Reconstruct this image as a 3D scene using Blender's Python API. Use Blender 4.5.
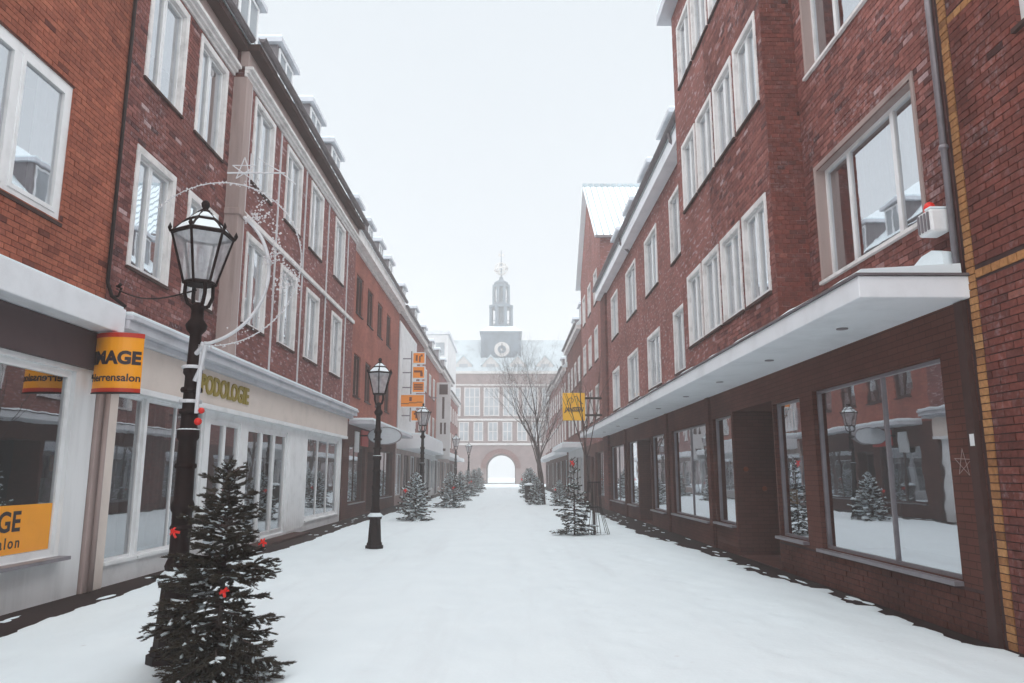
import bpy, math, random
from mathutils import Vector, Matrix
from math import sin, cos, pi, radians, sqrt

for _o in list(bpy.data.objects):
    bpy.data.objects.remove(_o)
S = bpy.context.scene
COL = S.collection
rnd = random.Random(11)

# ------------------------------------------------------------------ camera
CAM_H, FPX = 1.65, 740.0
PITCH, YAW = math.atan(132.5 / FPX), math.atan(4 / FPX)
cd = bpy.data.cameras.new('camera')
cd.sensor_width = 36.0
cd.lens = FPX / 1024 * 36
cd.clip_end = 2000
cam = bpy.data.objects.new('camera', cd)
COL.objects.link(cam)
cam.location = (0, 0, CAM_H)
cam.rotation_euler = (pi / 2 + PITCH, 0, -YAW)
S.camera = cam

# ------------------------------------------------------------------ sky, sun, exposure
SUN_EL, SUN_AZ = radians(48), radians(188)          # behind the camera, high, very soft: overcast
W = bpy.data.worlds.new('World')
S.world = W
W.use_nodes = True
nt = W.node_tree
nt.nodes.clear()
sky = nt.nodes.new('ShaderNodeTexSky')
sky.sky_type = 'NISHITA'
sky.sun_disc = False
sky.sun_elevation = SUN_EL
sky.sun_rotation = SUN_AZ
sky.air_density = 1.0
sky.dust_density = 4.0
skm = nt.nodes.new('ShaderNodeVectorMath')
skm.operation = 'SCALE'
skm.inputs['Scale'].default_value = 0.10
hs = nt.nodes.new('ShaderNodeHueSaturation')
hs.inputs['Saturation'].default_value = 0.25
mx = nt.nodes.new('ShaderNodeMix')
mx.data_type = 'RGBA'
mx.inputs[0].default_value = 0.88                    # closed cloud deck over the clear sky
mx.inputs[7].default_value = (0.81, 0.885, 0.955, 1)
bg = nt.nodes.new('ShaderNodeBackground')
bg.inputs['Strength'].default_value = 0.355
wo = nt.nodes.new('ShaderNodeOutputWorld')
nt.links.new(sky.outputs[0], skm.inputs[0])
nt.links.new(skm.outputs[0], hs.inputs['Color'])
nt.links.new(hs.outputs[0], mx.inputs[6])
nt.links.new(mx.outputs[2], bg.inputs['Color'])
nt.links.new(bg.outputs[0], wo.inputs[0])

sd = bpy.data.lights.new('sun', 'SUN')
sd.energy = 1.5
sd.angle = radians(170)
sd.color = (1.0, 0.97, 0.94)
sun = bpy.data.objects.new('sun', sd)
COL.objects.link(sun)
sun.rotation_euler = (pi / 2 - SUN_EL, 0, radians(-8))
S.view_settings.view_transform = 'Standard'
S.view_settings.look = 'None'
S.view_settings.exposure = 1.45
S.view_settings.gamma = 1.0
S.view_settings.use_curve_mapping = False
cy = S.cycles
cy.use_denoising = True
cy.max_bounces = 7
cy.diffuse_bounces = 3
cy.glossy_bounces = 3
cy.transmission_bounces = 3
cy.transparent_max_bounces = 12
cy.volume_bounces = 3
cy.caustics_reflective = False
cy.caustics_refractive = False

# ------------------------------------------------------------------ helpers: materials
def lin(r, g, b):
    f = lambda c: (c / 255 / 12.92) if c <= 10 else ((c / 255 + 0.055) / 1.055) ** 2.4
    return (f(r), f(g), f(b), 1)


class NT:
    def __init__(s, name):
        s.m = bpy.data.materials.new(name)
        s.m.use_nodes = True
        s.t = s.m.node_tree
        s.t.nodes.clear()
        s.out = s.t.nodes.new('ShaderNodeOutputMaterial')

    def n(s, typ, **kw):
        nd = s.t.nodes.new(typ)
        for k, v in kw.items():
            if k in nd.inputs:
                nd.inputs[k].default_value = v
            else:
                setattr(nd, k, v)
        return nd

    def l(s, a, b):
        s.t.links.new(a, b)

    def mixc(s, fac, a, b, bt='MIX'):
        nd = s.t.nodes.new('ShaderNodeMix')
        nd.data_type = 'RGBA'
        nd.blend_type = bt
        for i, v in ((0, fac), (6, a), (7, b)):
            if hasattr(v, 'links'):
                s.l(v, nd.inputs[i])
            else:
                nd.inputs[i].default_value = v
        return nd.outputs[2]

    def ramp(s, fac, stops, interp='LINEAR'):
        nd = s.t.nodes.new('ShaderNodeValToRGB')
        cr = nd.color_ramp
        cr.interpolation = interp
        while len(cr.elements) > 2:
            cr.elements.remove(cr.elements[-1])
        while len(cr.elements) < len(stops):
            cr.elements.new(0.5)
        for e, (p, c) in zip(cr.elements, stops):
            e.position = p
            e.color = c if len(c) == 4 else (*c, 1)
        s.l(fac, nd.inputs[0])
        return nd.outputs[0]

    def pos(s):
        return s.n('ShaderNodeNewGeometry').outputs['Position']

    def noise(s, vec, scale, detail=4, rough=0.55):
        nd = s.n('ShaderNodeTexNoise', Scale=scale, Detail=detail, Roughness=rough)
        s.l(vec, nd.inputs['Vector'])
        return nd.outputs[0]

    def sat(s, col, sa, v=1.0):
        nd = s.n('ShaderNodeHueSaturation', Hue=0.509, Saturation=sa, Value=v)
        s.l(col, nd.inputs['Color'])
        return nd.outputs[0]

    def bump(s, h, strength=0.3, dist=0.01):
        nd = s.n('ShaderNodeBump', Strength=strength, Distance=dist)
        s.l(h, nd.inputs['Height'])
        return nd.outputs[0]

    def princ(s, col, rough=0.7, metal=0.0, spec=0.4, normal=None):
        p = s.n('ShaderNodeBsdfPrincipled', Roughness=rough, Metallic=metal)
        p.inputs['Specular IOR Level'].default_value = spec
        if hasattr(col, 'links'):
            s.l(col, p.inputs['Base Color'])
        else:
            p.inputs['Base Color'].default_value = col
        if normal:
            s.l(normal, p.inputs['Normal'])
        s.l(p.outputs[0], s.out.inputs[0])
        return p


def worn(name, rgb, rough=0.6, var=0.25, scale=3.0, metal=0.0, spec=0.4, bumps=0.15, dark=0.6, streak=False):
    """plain paint / plaster / metal with blotches and fine relief"""
    k = NT(name)
    p = k.pos()
    if streak:
        mp = k.n('ShaderNodeMapping')
        mp.inputs['Scale'].default_value = (1, 1, 0.12)
        k.l(p, mp.inputs[0])
        q = mp.outputs[0]
    else:
        q = p
    a = k.noise(q, scale, 6, 0.62)
    c = k.ramp(a, [(0.32, tuple(x * (1 - var) for x in rgb[:3])), (0.5, rgb[:3]), (0.72, tuple(min(1, x * (1 + var * 0.35)) for x in rgb[:3]))])
    b = k.noise(p, 60, 3)
    k.princ(c, rough, metal, spec, k.bump(b, bumps, 0.004))
    return k.m


def brick_tex(name, c1, c2, cm, pale=None, pale_amt=0.0, bw=0.25, rh=0.0775, mort=0.011, rough=0.85, spread=0.5):
    """brick wall too far away to pick bricks apart"""
    k = NT(name)
    sx = k.n('ShaderNodeSeparateXYZ')
    k.l(k.pos(), sx.inputs[0])
    ad = k.n('ShaderNodeMath', operation='ADD')
    k.l(sx.outputs[0], ad.inputs[0])
    k.l(sx.outputs[1], ad.inputs[1])
    cb = k.n('ShaderNodeCombineXYZ')
    k.l(ad.outputs[0], cb.inputs[0])
    k.l(sx.outputs[2], cb.inputs[1])
    bt = k.n('ShaderNodeTexBrick')
    bt.inputs['Scale'].default_value = 1
    bt.inputs['Brick Width'].default_value = bw
    bt.inputs['Row Height'].default_value = rh
    bt.inputs['Mortar Size'].default_value = mort / 2
    bt.inputs['Mortar Smooth'].default_value = 0.3
    bt.inputs['Color1'].default_value = c1
    bt.inputs['Color2'].default_value = c2
    bt.inputs['Mortar'].default_value = cm
    bt.inputs['Bias'].default_value = spread - 0.5
    k.l(cb.outputs[0], bt.inputs['Vector'])
    col = bt.outputs['Color']
    mp = k.n('ShaderNodeMapping')
    mp.inputs['Scale'].default_value = (4, 4, 12.9)
    k.l(k.pos(), mp.inputs[0])
    sp = k.noise(mp.outputs[0], 1.0, 2, 0.5)
    if pale:
        f = k.ramp(sp, [(0.57, (0, 0, 0)), (0.68, (pale_amt,) * 3)])
        col = k.mixc(f, col, pale)
    lo = k.noise(k.pos(), 0.7, 5, 0.6)
    col = k.mixc(1.0, col, k.ramp(lo, [(0.3, (0.72, 0.70, 0.70)), (0.7, (1.12, 1.1, 1.1))]), 'MULTIPLY')
    hi = k.noise(k.pos(), 40, 4)
    inv = k.n('ShaderNodeMath', operation='SUBTRACT')
    inv.inputs[0].default_value = 1
    k.l(bt.outputs['Fac'], inv.inputs[1])
    ad2 = k.n('ShaderNodeMath', operation='MULTIPLY_ADD')
    k.l(hi, ad2.inputs[0])
    ad2.inputs[1].default_value = 0.4
    k.l(inv.outputs[0], ad2.inputs[2])
    col = k.sat(col, 0.90)
    k.princ(col, rough, 0, 0.12, k.bump(ad2.outputs[0], 0.5, 0.008))
    return k.m


def brick_geo(name, stops, pale=None, pale_amt=0.0):
    """for real bricks: each carries its own 'tone'"""
    k = NT(name)
    at = k.n('ShaderNodeAttribute', attribute_name='tone')
    col = k.ramp(at.outputs['Fac'], stops)
    hi = k.noise(k.pos(), 22, 5, 0.65)
    col = k.mixc(1.0, col, k.ramp(hi, [(0.3, (0.72, 0.7, 0.7)), (0.7, (1.18, 1.15, 1.15))]), 'MULTIPLY')
    mps = k.n('ShaderNodeMapping')
    mps.inputs['Scale'].default_value = (1, 1, 0.35)
    k.l(k.pos(), mps.inputs[0])
    lo = k.noise(mps.outputs[0], 0.9, 5, 0.65)
    col = k.mixc(1.0, col, k.ramp(lo, [(0.33, (0.66, 0.64, 0.65)), (0.65, (1.12, 1.10, 1.09))]), 'MULTIPLY')
    if pale:
        big = k.noise(k.pos(), 1.3, 3, 0.6)
        fine = k.noise(k.pos(), 13, 4, 0.65)
        mu = k.n('ShaderNodeMath', operation='MULTIPLY')
        k.l(k.ramp(big, [(0.45, (0, 0, 0)), (0.62, (1, 1, 1))]), mu.inputs[0])
        k.l(k.ramp(fine, [(0.50, (0, 0, 0)), (0.74, (pale_amt,) * 3)]), mu.inputs[1])
        col = k.mixc(mu.outputs[0], col, pale)
    col = k.sat(col, 0.90)
    k.princ(col, 0.88, 0, 0.12, k.bump(hi, 0.5, 0.004))
    return k.m


def snow_mat(name, ground=False):
    k = NT(name)
    p = k.pos()
    a = k.noise(p, 1.1 if ground else 8, 5, 0.6)
    col = k.ramp(a, [(0.3, (0.82, 0.91, 0.955)), (0.7, (0.86, 0.95, 0.99))])
    if ground:
        # trodden and driven: faint greyer trails along the street
        mp = k.n('ShaderNodeMapping')
        mp.inputs['Scale'].default_value = (1.4, 0.10, 1)
        k.l(p, mp.inputs[0])
        tr = k.noise(mp.outputs[0], 1.0, 6, 0.65)
        col = k.mixc(k.ramp(tr, [(0.52, (0, 0, 0)), (0.70, (0.6, 0.6, 0.6))]), col, (0.76, 0.83, 0.87, 1))
        sp = k.noise(p, 7, 3, 0.7)
        col = k.mixc(k.ramp(sp, [(0.70, (0, 0, 0)), (0.76, (0.5, 0.5, 0.5))]), col, (0.55, 0.55, 0.56, 1))
        h = k.mixc(0.5, a, k.noise(p, 14, 5, 0.6))
        nm = k.bump(h, 0.35, 0.03)
    else:
        nm = k.bump(k.noise(p, 40, 3), 0.3, 0.01)
    k.princ(col, 0.75, 0, 0.25, nm)
    return k.m


def glass_mat(name, base, tint=(0.93, 0.96, 1.0, 1), rough=0.015):
    """clear pane: mirror share by Fresnel over a see-through remainder"""
    k = NT(name)
    nm = k.bump(k.noise(k.pos(), 1.6, 2), 0.05, 0.02)
    gl = k.n('ShaderNodeBsdfGlossy', Roughness=rough)
    gl.inputs['Color'].default_value = tint
    k.l(nm, gl.inputs['Normal'])
    tp = k.n('ShaderNodeBsdfTransparent')
    tp.inputs['Color'].default_value = (0.80, 0.80, 0.82, 1)
    fr = k.n('ShaderNodeFresnel', IOR=1.55)
    ma = k.n('ShaderNodeMath', operation='MULTIPLY_ADD')
    k.l(fr.outputs[0], ma.inputs[0])
    ma.inputs[1].default_value = 1.0 - base
    ma.inputs[2].default_value = base
    ms = k.n('ShaderNodeMixShader')
    k.l(ma.outputs[0], ms.inputs[0])
    k.l(tp.outputs[0], ms.inputs[1])
    k.l(gl.outputs[0], ms.inputs[2])
    k.l(ms.outputs[0], k.out.inputs[0])
    return k.m


def frosted(name):
    """old lantern glass: half clear, half milky"""
    k = NT(name)
    tp = k.n('ShaderNodeBsdfTransparent')
    tp.inputs['Color'].default_value = (0.96, 0.96, 0.97, 1)
    df = k.n('ShaderNodeBsdfTranslucent')
    df.inputs['Color'].default_value = (0.85, 0.86, 0.88, 1)
    gl = k.n('ShaderNodeBsdfDiffuse')
    gl.inputs['Color'].default_value = (0.80, 0.81, 0.84, 1)
    m1, m2 = k.n('ShaderNodeMixShader'), k.n('ShaderNodeMixShader')
    m1.inputs[0].default_value = 0.5
    k.l(df.outputs[0], m1.inputs[1])
    k.l(gl.outputs[0], m1.inputs[2])
    nz = k.noise(k.pos(), 9, 3)
    k.l(k.ramp(nz, [(0.3, (0.28,) * 3), (0.7, (0.5,) * 3)]), m2.inputs[0])
    k.l(tp.outputs[0], m2.inputs[1])
    k.l(m1.outputs[0], m2.inputs[2])
    k.l(m2.outputs[0], k.out.inputs[0])
    return k.m


M = {}
M['white'] = worn('white_paint', (0.87, 0.885, 0.90), 0.45, 0.12, 2.5)
M['white_plaster'] = worn('white_plaster', (0.82, 0.835, 0.85), 0.8, 0.18, 1.6, streak=True)
M['surround'] = worn('pale_surround', (0.79, 0.77, 0.765), 0.8, 0.25, 3.0)
M['beige'] = worn('beige_fascia', (0.76, 0.67, 0.61), 0.6, 0.10, 1.5)
M['stone'] = worn('beige_stone', (0.40, 0.31, 0.29), 0.85, 0.28, 2.2, streak=True)
M['slab'] = worn('canopy_white', (0.86, 0.89, 0.93), 0.55, 0.10, 1.3)
M['slab_grey'] = worn('canopy_grey', (0.60, 0.62, 0.67), 0.6, 0.18, 1.3)
M['dark_band'] = worn('dark_fascia', (0.090, 0.062, 0.066), 0.7, 0.15, 2.0, spec=0.15)
M['iron'] = worn('dark_iron', (0.015, 0.0065, 0.006), 0.6, 0.4, 9.0, 0.0, 0.16, 0.3)
M['metal'] = worn('grey_metal', (0.24, 0.22, 0.24), 0.4, 0.2, 4.0, 0.3)
M['zinc'] = worn('zinc_gutter', (0.17, 0.15, 0.16), 0.5, 0.3, 2.0, 0.2)
M['brown_frame'] = worn('brown_frame', (0.085, 0.042, 0.036), 0.6, 0.2, 3.0, spec=0.15)
M['brown_sill'] = worn('dark_sill', (0.065, 0.034, 0.030), 0.7, 0.25, 3.0, spec=0.15)
M['brown_tile'] = brick_tex('brown_wall', lin(102, 56, 49), lin(94, 50, 44), lin(74, 42, 38), rough=0.8)
M['bs'] = brick_geo('shopfront_bricks', [(0, lin(90, 48, 42)), (1, lin(104, 56, 49))])
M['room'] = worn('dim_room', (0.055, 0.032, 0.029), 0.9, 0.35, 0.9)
M['curtain'] = worn('net_curtain', (0.80, 0.82, 0.84), 0.9, 0.10, 6.0, bumps=0.0)
M['drape'] = worn('warm_drape', (0.52, 0.33, 0.16), 0.9, 0.2, 4.0, bumps=0.0)
M['grey_drape'] = worn('grey_drape', (0.20, 0.165, 0.16), 0.9, 0.3, 5.0, bumps=0.0)
M['glass'] = glass_mat('window_glass', 0.60)
M['shop_glass'] = glass_mat('shop_glass', 0.60)
M['left_glass'] = glass_mat('left_shop_glass', 0.40)
M['lamp_glass'] = frosted('lantern_glass')
M['snow'] = snow_mat('snow')
M['snow_ground'] = snow_mat('snow_ground', True)
M['orange_brick'] = brick_tex('orange_brick', lin(178, 84, 62), lin(150, 68, 54), lin(120, 72, 62))
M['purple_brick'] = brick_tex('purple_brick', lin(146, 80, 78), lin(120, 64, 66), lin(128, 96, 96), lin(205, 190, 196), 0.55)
M['red_brick'] = brick_tex('red_brick', lin(154, 84, 80), lin(130, 70, 68), lin(130, 96, 95), lin(205, 192, 198), 0.45)
M['dark_brick'] = brick_tex('dark_brick', lin(126, 62, 58), lin(98, 52, 50), lin(84, 56, 54))
M['red_render'] = brick_tex('smooth_red_brick', lin(168, 84, 72), lin(152, 74, 66), lin(150, 84, 76))
M['hall_brick'] = brick_tex('hall_brick', lin(132, 108, 107), lin(122, 100, 100), lin(132, 114, 113))  # brick greyed: part of the distance haze is put into its colour
M['mortar_o'] = worn('mortar_warm', lin(92, 50, 42), 0.95, 0.3, 8.0)
M['mortar_p'] = worn('mortar_grey', lin(118, 88, 88), 0.95, 0.3, 8.0)
M['mortar_r'] = worn('mortar_red', lin(96, 62, 60), 0.95, 0.3, 8.0)
M['mortar_d'] = worn('mortar_dark', lin(66, 44, 43), 0.95, 0.3, 8.0)
PALE = lin(206, 196, 202)
M['bo'] = brick_geo('orange_bricks', [(0, lin(104, 50, 46)), (0.2, lin(146, 68, 54)), (0.6, lin(172, 82, 62)), (1, lin(186, 96, 72))])
M['bp'] = brick_geo('purple_bricks', [(0, lin(88, 56, 60)), (0.3, lin(122, 68, 68)), (0.7, lin(144, 78, 76)), (0.86, lin(156, 92, 90)), (0.93, lin(172, 128, 128)), (1, lin(194, 166, 168))], PALE, 0.5)
M['br'] = brick_geo('red_bricks', [(0, lin(96, 62, 64)), (0.3, lin(128, 70, 68)), (0.7, lin(152, 84, 80)), (0.88, lin(164, 98, 94)), (0.95, lin(166, 116, 116)), (1, lin(188, 158, 160))], PALE, 0.5)
M['bd'] = brick_geo('dark_bricks', [(0, lin(76, 42, 42)), (0.3, lin(110, 54, 51)), (0.75, lin(136, 62, 56)), (1, lin(152, 84, 76))], PALE, 0.28)
M['by'] = brick_geo('ochre_bricks', [(0, lin(150, 96, 56)), (0.5, lin(188, 122, 66)), (1, lin(206, 146, 88))])
M['orange'] = worn('orange_sign', (0.97, 0.37, 0.002), 0.4, 0.08, 2.0)
M['deep_orange'] = worn('deep_orange_sign', (0.98, 0.31, 0.003), 0.4, 0.08, 2.0)
M['yellow'] = worn('yellow_sign', (0.99, 0.53, 0.004), 0.4, 0.08, 2.0)
M['sign_red'] = worn('red_trim', lin(196, 44, 18), 0.4, 0.1, 2.0)
M['ink'] = worn('sign_ink', lin(40, 30, 40), 0.5, 0.1, 5.0)
M['brown_ink'] = worn('brown_ink', lin(120, 52, 12), 0.5, 0.1, 5.0)
M['olive'] = worn('gold_letters', lin(150, 132, 30), 0.4, 0.15, 5.0)
M['red'] = worn('red_ribbon', lin(226, 44, 34), 0.5, 0.15, 12.0)
M['red_panel'] = worn('red_panel', lin(190, 56, 50), 0.6, 0.15, 3.0)
M['bulb'] = worn('clear_bulbs', (0.72, 0.70, 0.72), 0.25, 0.1, 20.0)
M['tubing'] = worn('white_tube', (0.66, 0.67, 0.70), 0.4, 0.12, 8.0)
M['bark'] = worn('bark', (0.095, 0.070, 0.064), 0.9, 0.45, 14.0, bumps=0.6)
M['pave'] = brick_tex('wet_clinker', lin(84, 52, 48), lin(70, 45, 42), lin(52, 36, 35), bw=0.2, rh=0.1, rough=0.9)
M['slate'] = worn('green_copper', (0.11, 0.15, 0.19), 0.7, 0.3, 0.8)
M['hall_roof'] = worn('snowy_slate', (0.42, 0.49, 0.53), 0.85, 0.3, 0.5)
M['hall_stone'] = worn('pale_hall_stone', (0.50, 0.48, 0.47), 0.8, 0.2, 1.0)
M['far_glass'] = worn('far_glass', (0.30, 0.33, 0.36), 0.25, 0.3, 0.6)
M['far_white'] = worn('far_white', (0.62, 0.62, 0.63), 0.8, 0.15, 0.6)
M['poster'] = worn('pale_poster', (0.62, 0.66, 0.70), 0.5, 0.12, 4.0)


def needle_mat():
    k = NT('needles')
    at = k.n('ShaderNodeAttribute', attribute_name='tone')
    c = k.ramp(at.outputs['Fac'], [(0, (0.024, 0.018, 0.012)), (0.5, (0.052, 0.040, 0.026)), (0.85, (0.085, 0.066, 0.046)), (1, (0.13, 0.105, 0.085))])
    k.princ(c, 0.6, 0, 0.35)
    return k.m


M['needles'] = needle_mat()


# ------------------------------------------------------------------ helpers: meshes and objects
class MB:
    def __init__(s):
        s.v, s.f, s.mi, s.tone = [], [], [], None

    def quad(s, a, b, c, d, mi=0):
        n = len(s.v)
        s.v += [a, b, c, d]
        s.f.append((n, n + 1, n + 2, n + 3))
        s.mi.append(mi)

    def poly(s, pts, mi=0):
        n = len(s.v)
        s.v += list(pts)
        s.f.append(tuple(range(n, n + len(pts))))
        s.mi.append(mi)

    def box(s, x0, x1, y0, y1, z0, z1, mi=0, skip=''):
        if x0 > x1: x0, x1 = x1, x0
        if y0 > y1: y0, y1 = y1, y0
        n = len(s.v)
        s.v += [(x0, y0, z0), (x1, y0, z0), (x1, y1, z0), (x0, y1, z0), (x0, y0, z1), (x1, y0, z1), (x1, y1, z1), (x0, y1, z1)]
        for k, f in (('b', (0, 3, 2, 1)), ('t', (4, 5, 6, 7)), ('f', (0, 1, 5, 4)), ('r', (1, 2, 6, 5)), ('k', (2, 3, 7, 6)), ('l', (3, 0, 4, 7))):
            if k not in skip:
                s.f.append(tuple(n + i for i in f))
                s.mi.append(mi)

    def hexa(s, p, mi=0):
        """8 points: bottom 4 (ccw from above), top 4"""
        n = len(s.v)
        s.v += p
        for f in ((0, 3, 2, 1), (4, 5, 6, 7), (0, 1, 5, 4), (1, 2, 6, 5), (2, 3, 7, 6), (3, 0, 4, 7)):
            s.f.append(tuple(n + i for i in f))
            s.mi.append(mi)

    def lathe(s, prof, n=16, c=(0, 0), mi=0, rot=0.0):
        b = len(s.v)
        for r, z in prof:
            for i in range(n):
                a = 2 * pi * i / n + rot
                s.v.append((c[0] + r * cos(a), c[1] + r * sin(a), z))
        for j in range(len(prof) - 1):
            for i in range(n):
                k = (i + 1) % n
                s.f.append((b + j * n + i, b + j * n + k, b + (j + 1) * n + k, b + (j + 1) * n + i))
                s.mi.append(mi)
        s.f.append(tuple(b + i for i in reversed(range(n))))
        s.f.append(tuple(b + (len(prof) - 1) * n + i for i in range(n)))
        s.mi += [mi, mi]

    def tube(s, pts, r, n=6, mi=0, cap=True):
        pts = [Vector(p) for p in pts]
        b = len(s.v)
        m = len(pts)
        rs = r if isinstance(r, (list, tuple)) else [r] * m
        up = None
        for i, p in enumerate(pts):
            t = (pts[min(i + 1, m - 1)] - pts[max(i - 1, 0)])
            if t.length < 1e-9:
                t = Vector((0, 0, 1))
            t.normalize()
            if up is None:
                up = Vector((0, 0, 1)) if abs(t.z) < 0.9 else Vector((1, 0, 0))
            u = (up - t * up.dot(t))
            if u.length < 1e-6:
                u = t.orthogonal()
            u.normalize()
            up = u
            w = t.cross(u)
            for k in range(n):
                a = 2 * pi * k / n
                q = p + (u * cos(a) + w * sin(a)) * rs[i]
                s.v.append(tuple(q))
        for j in range(m - 1):
            for i in range(n):
                k = (i + 1) % n
                s.f.append((b + j * n + i, b + j * n + k, b + (j + 1) * n + k, b + (j + 1) * n + i))
                s.mi.append(mi)
        if cap:
            s.f.append(tuple(b + i for i in reversed(range(n))))
            s.f.append(tuple(b + (m - 1) * n + i for i in range(n)))
            s.mi += [mi, mi]

    def blob(s, c, r, mi=0):
        """small octahedral blob, r may be (rx, ry, rz)"""
        if not isinstance(r, tuple): r = (r, r, r)
        n = len(s.v)
        x, y, z = c
        s.v += [(x + r[0], y, z), (x, y + r[1], z), (x - r[0], y, z), (x, y - r[1], z), (x, y, z + r[2]), (x, y, z - r[2])]
        for i in range(4):
            k = (i + 1) % 4
            s.f += [(n + i, n + k, n + 4), (n + k, n + i, n + 5)]
            s.mi += [mi, mi]

    def mesh(s, name, mats, smooth=False):
        me = bpy.data.meshes.new(name)
        me.from_pydata(s.v, [], s.f)
        for m in (mats if isinstance(mats, (list, tuple)) else [mats]):
            me.materials.append(M[m] if isinstance(m, str) else m)
        if any(s.mi):
            me.polygons.foreach_set('material_index', s.mi)
        if s.tone is not None:
            at = me.attributes.new('tone', 'FLOAT', 'FACE')
            at.data.foreach_set('value', s.tone)
        if smooth:
            me.polygons.foreach_set('use_smooth', [True] * len(me.polygons))
        me.update()
        return me


WL = {}


def place(o, parent, local=False):
    COL.objects.link(o)
    if parent is not None:
        o.parent = parent
        if not local:
            o.matrix_parent_inverse = Matrix.Translation(-WL.get(parent.name, Vector((0, 0, 0))))
    return o


def obj(name, mb, mats, parent=None, local=False, smooth=False, bevel=0.0):
    me = mb.mesh(name, mats, smooth) if isinstance(mb, MB) else mb
    o = bpy.data.objects.new(name, me)
    place(o, parent, local)
    if bevel:
        md = o.modifiers.new('bevel', 'BEVEL')
        md.width = bevel
        md.segments = 2
        md.limit_method = 'ANGLE'
    return o


def tag(o, label=None, cat=None, group=None, kind=None):
    if label: o['label'] = label
    if cat: o['category'] = cat
    if group: o['group'] = group
    if kind: o['kind'] = kind
    return o


def thing(name, loc, label, cat, group=None, rz=0.0):
    o = bpy.data.objects.new(name, None)
    o.empty_display_size = 0.3
    COL.objects.link(o)
    o.location = loc
    o.rotation_euler = (0, 0, rz)
    WL[o.name] = Vector(loc)
    return tag(o, label, cat, group)


def kids(o):
    return [c for c in bpy.data.objects if c.parent == o]


def copy_tree(o, parent=None, table=None):
    if table is None:
        table = {}
        for c in bpy.data.objects:
            if c.parent: table.setdefault(c.parent.name, []).append(c)
    c = o.copy()
    COL.objects.link(c)
    c.parent = parent
    for ch in table.get(o.name, []):
        copy_tree(ch, c, table)
    return c


def text_mesh(s, size, extrude=0.008, bold=0.0, shear=0.0, spacing=1.0):
    cu = bpy.data.curves.new('lettering', 'FONT')
    cu.body = s
    cu.size = size
    cu.extrude = extrude
    cu.offset = bold
    cu.shear = shear
    cu.space_character = spacing
    cu.align_x = 'CENTER'
    cu.align_y = 'CENTER'
    cu.resolution_u = 4
    o = bpy.data.objects.new('lettering', cu)
    COL.objects.link(o)
    dg = bpy.context.evaluated_depsgraph_get()
    me = bpy.data.meshes.new_from_object(o.evaluated_get(dg))
    bpy.data.objects.remove(o)
    return me


def text(s, size, loc, rot, mat, parent, extrude=0.008, bold=0.0, shear=0.0, sx=1.0, spacing=1.0, name='lettering'):
    me = text_mesh(s, size, extrude, bold, shear, spacing)
    me.materials.clear()
    me.materials.append(M[mat])
    o = bpy.data.objects.new(name, me)
    o.location = loc
    o.rotation_euler = rot
    o.scale = (sx, 1, 1)
    return place(o, parent)


ROT_L = (pi / 2, 0, pi / 2)        # reads on the left row, facing +x
ROT_R = (pi / 2, 0, -pi / 2)       # reads on the right row, facing -x
ROT_S = (pi / 2, 0, 0)             # faces the camera


def seen(x, y, z):
    X_ = x * cos(YAW) - y * sin(YAW)
    Y_ = x * sin(YAW) + y * cos(YAW)
    z -= CAM_H
    fw = Y_ * cos(PITCH) + z * sin(PITCH)
    up = -Y_ * sin(PITCH) + z * cos(PITCH)
    if fw < 0.5: return False
    return abs(X_ / fw) < 520 / FPX and abs(up / fw) < 350 / FPX


# ------------------------------------------------------------------ helpers: facades
def sgn(side):
    return -1 if side == 'L' else 1


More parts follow.
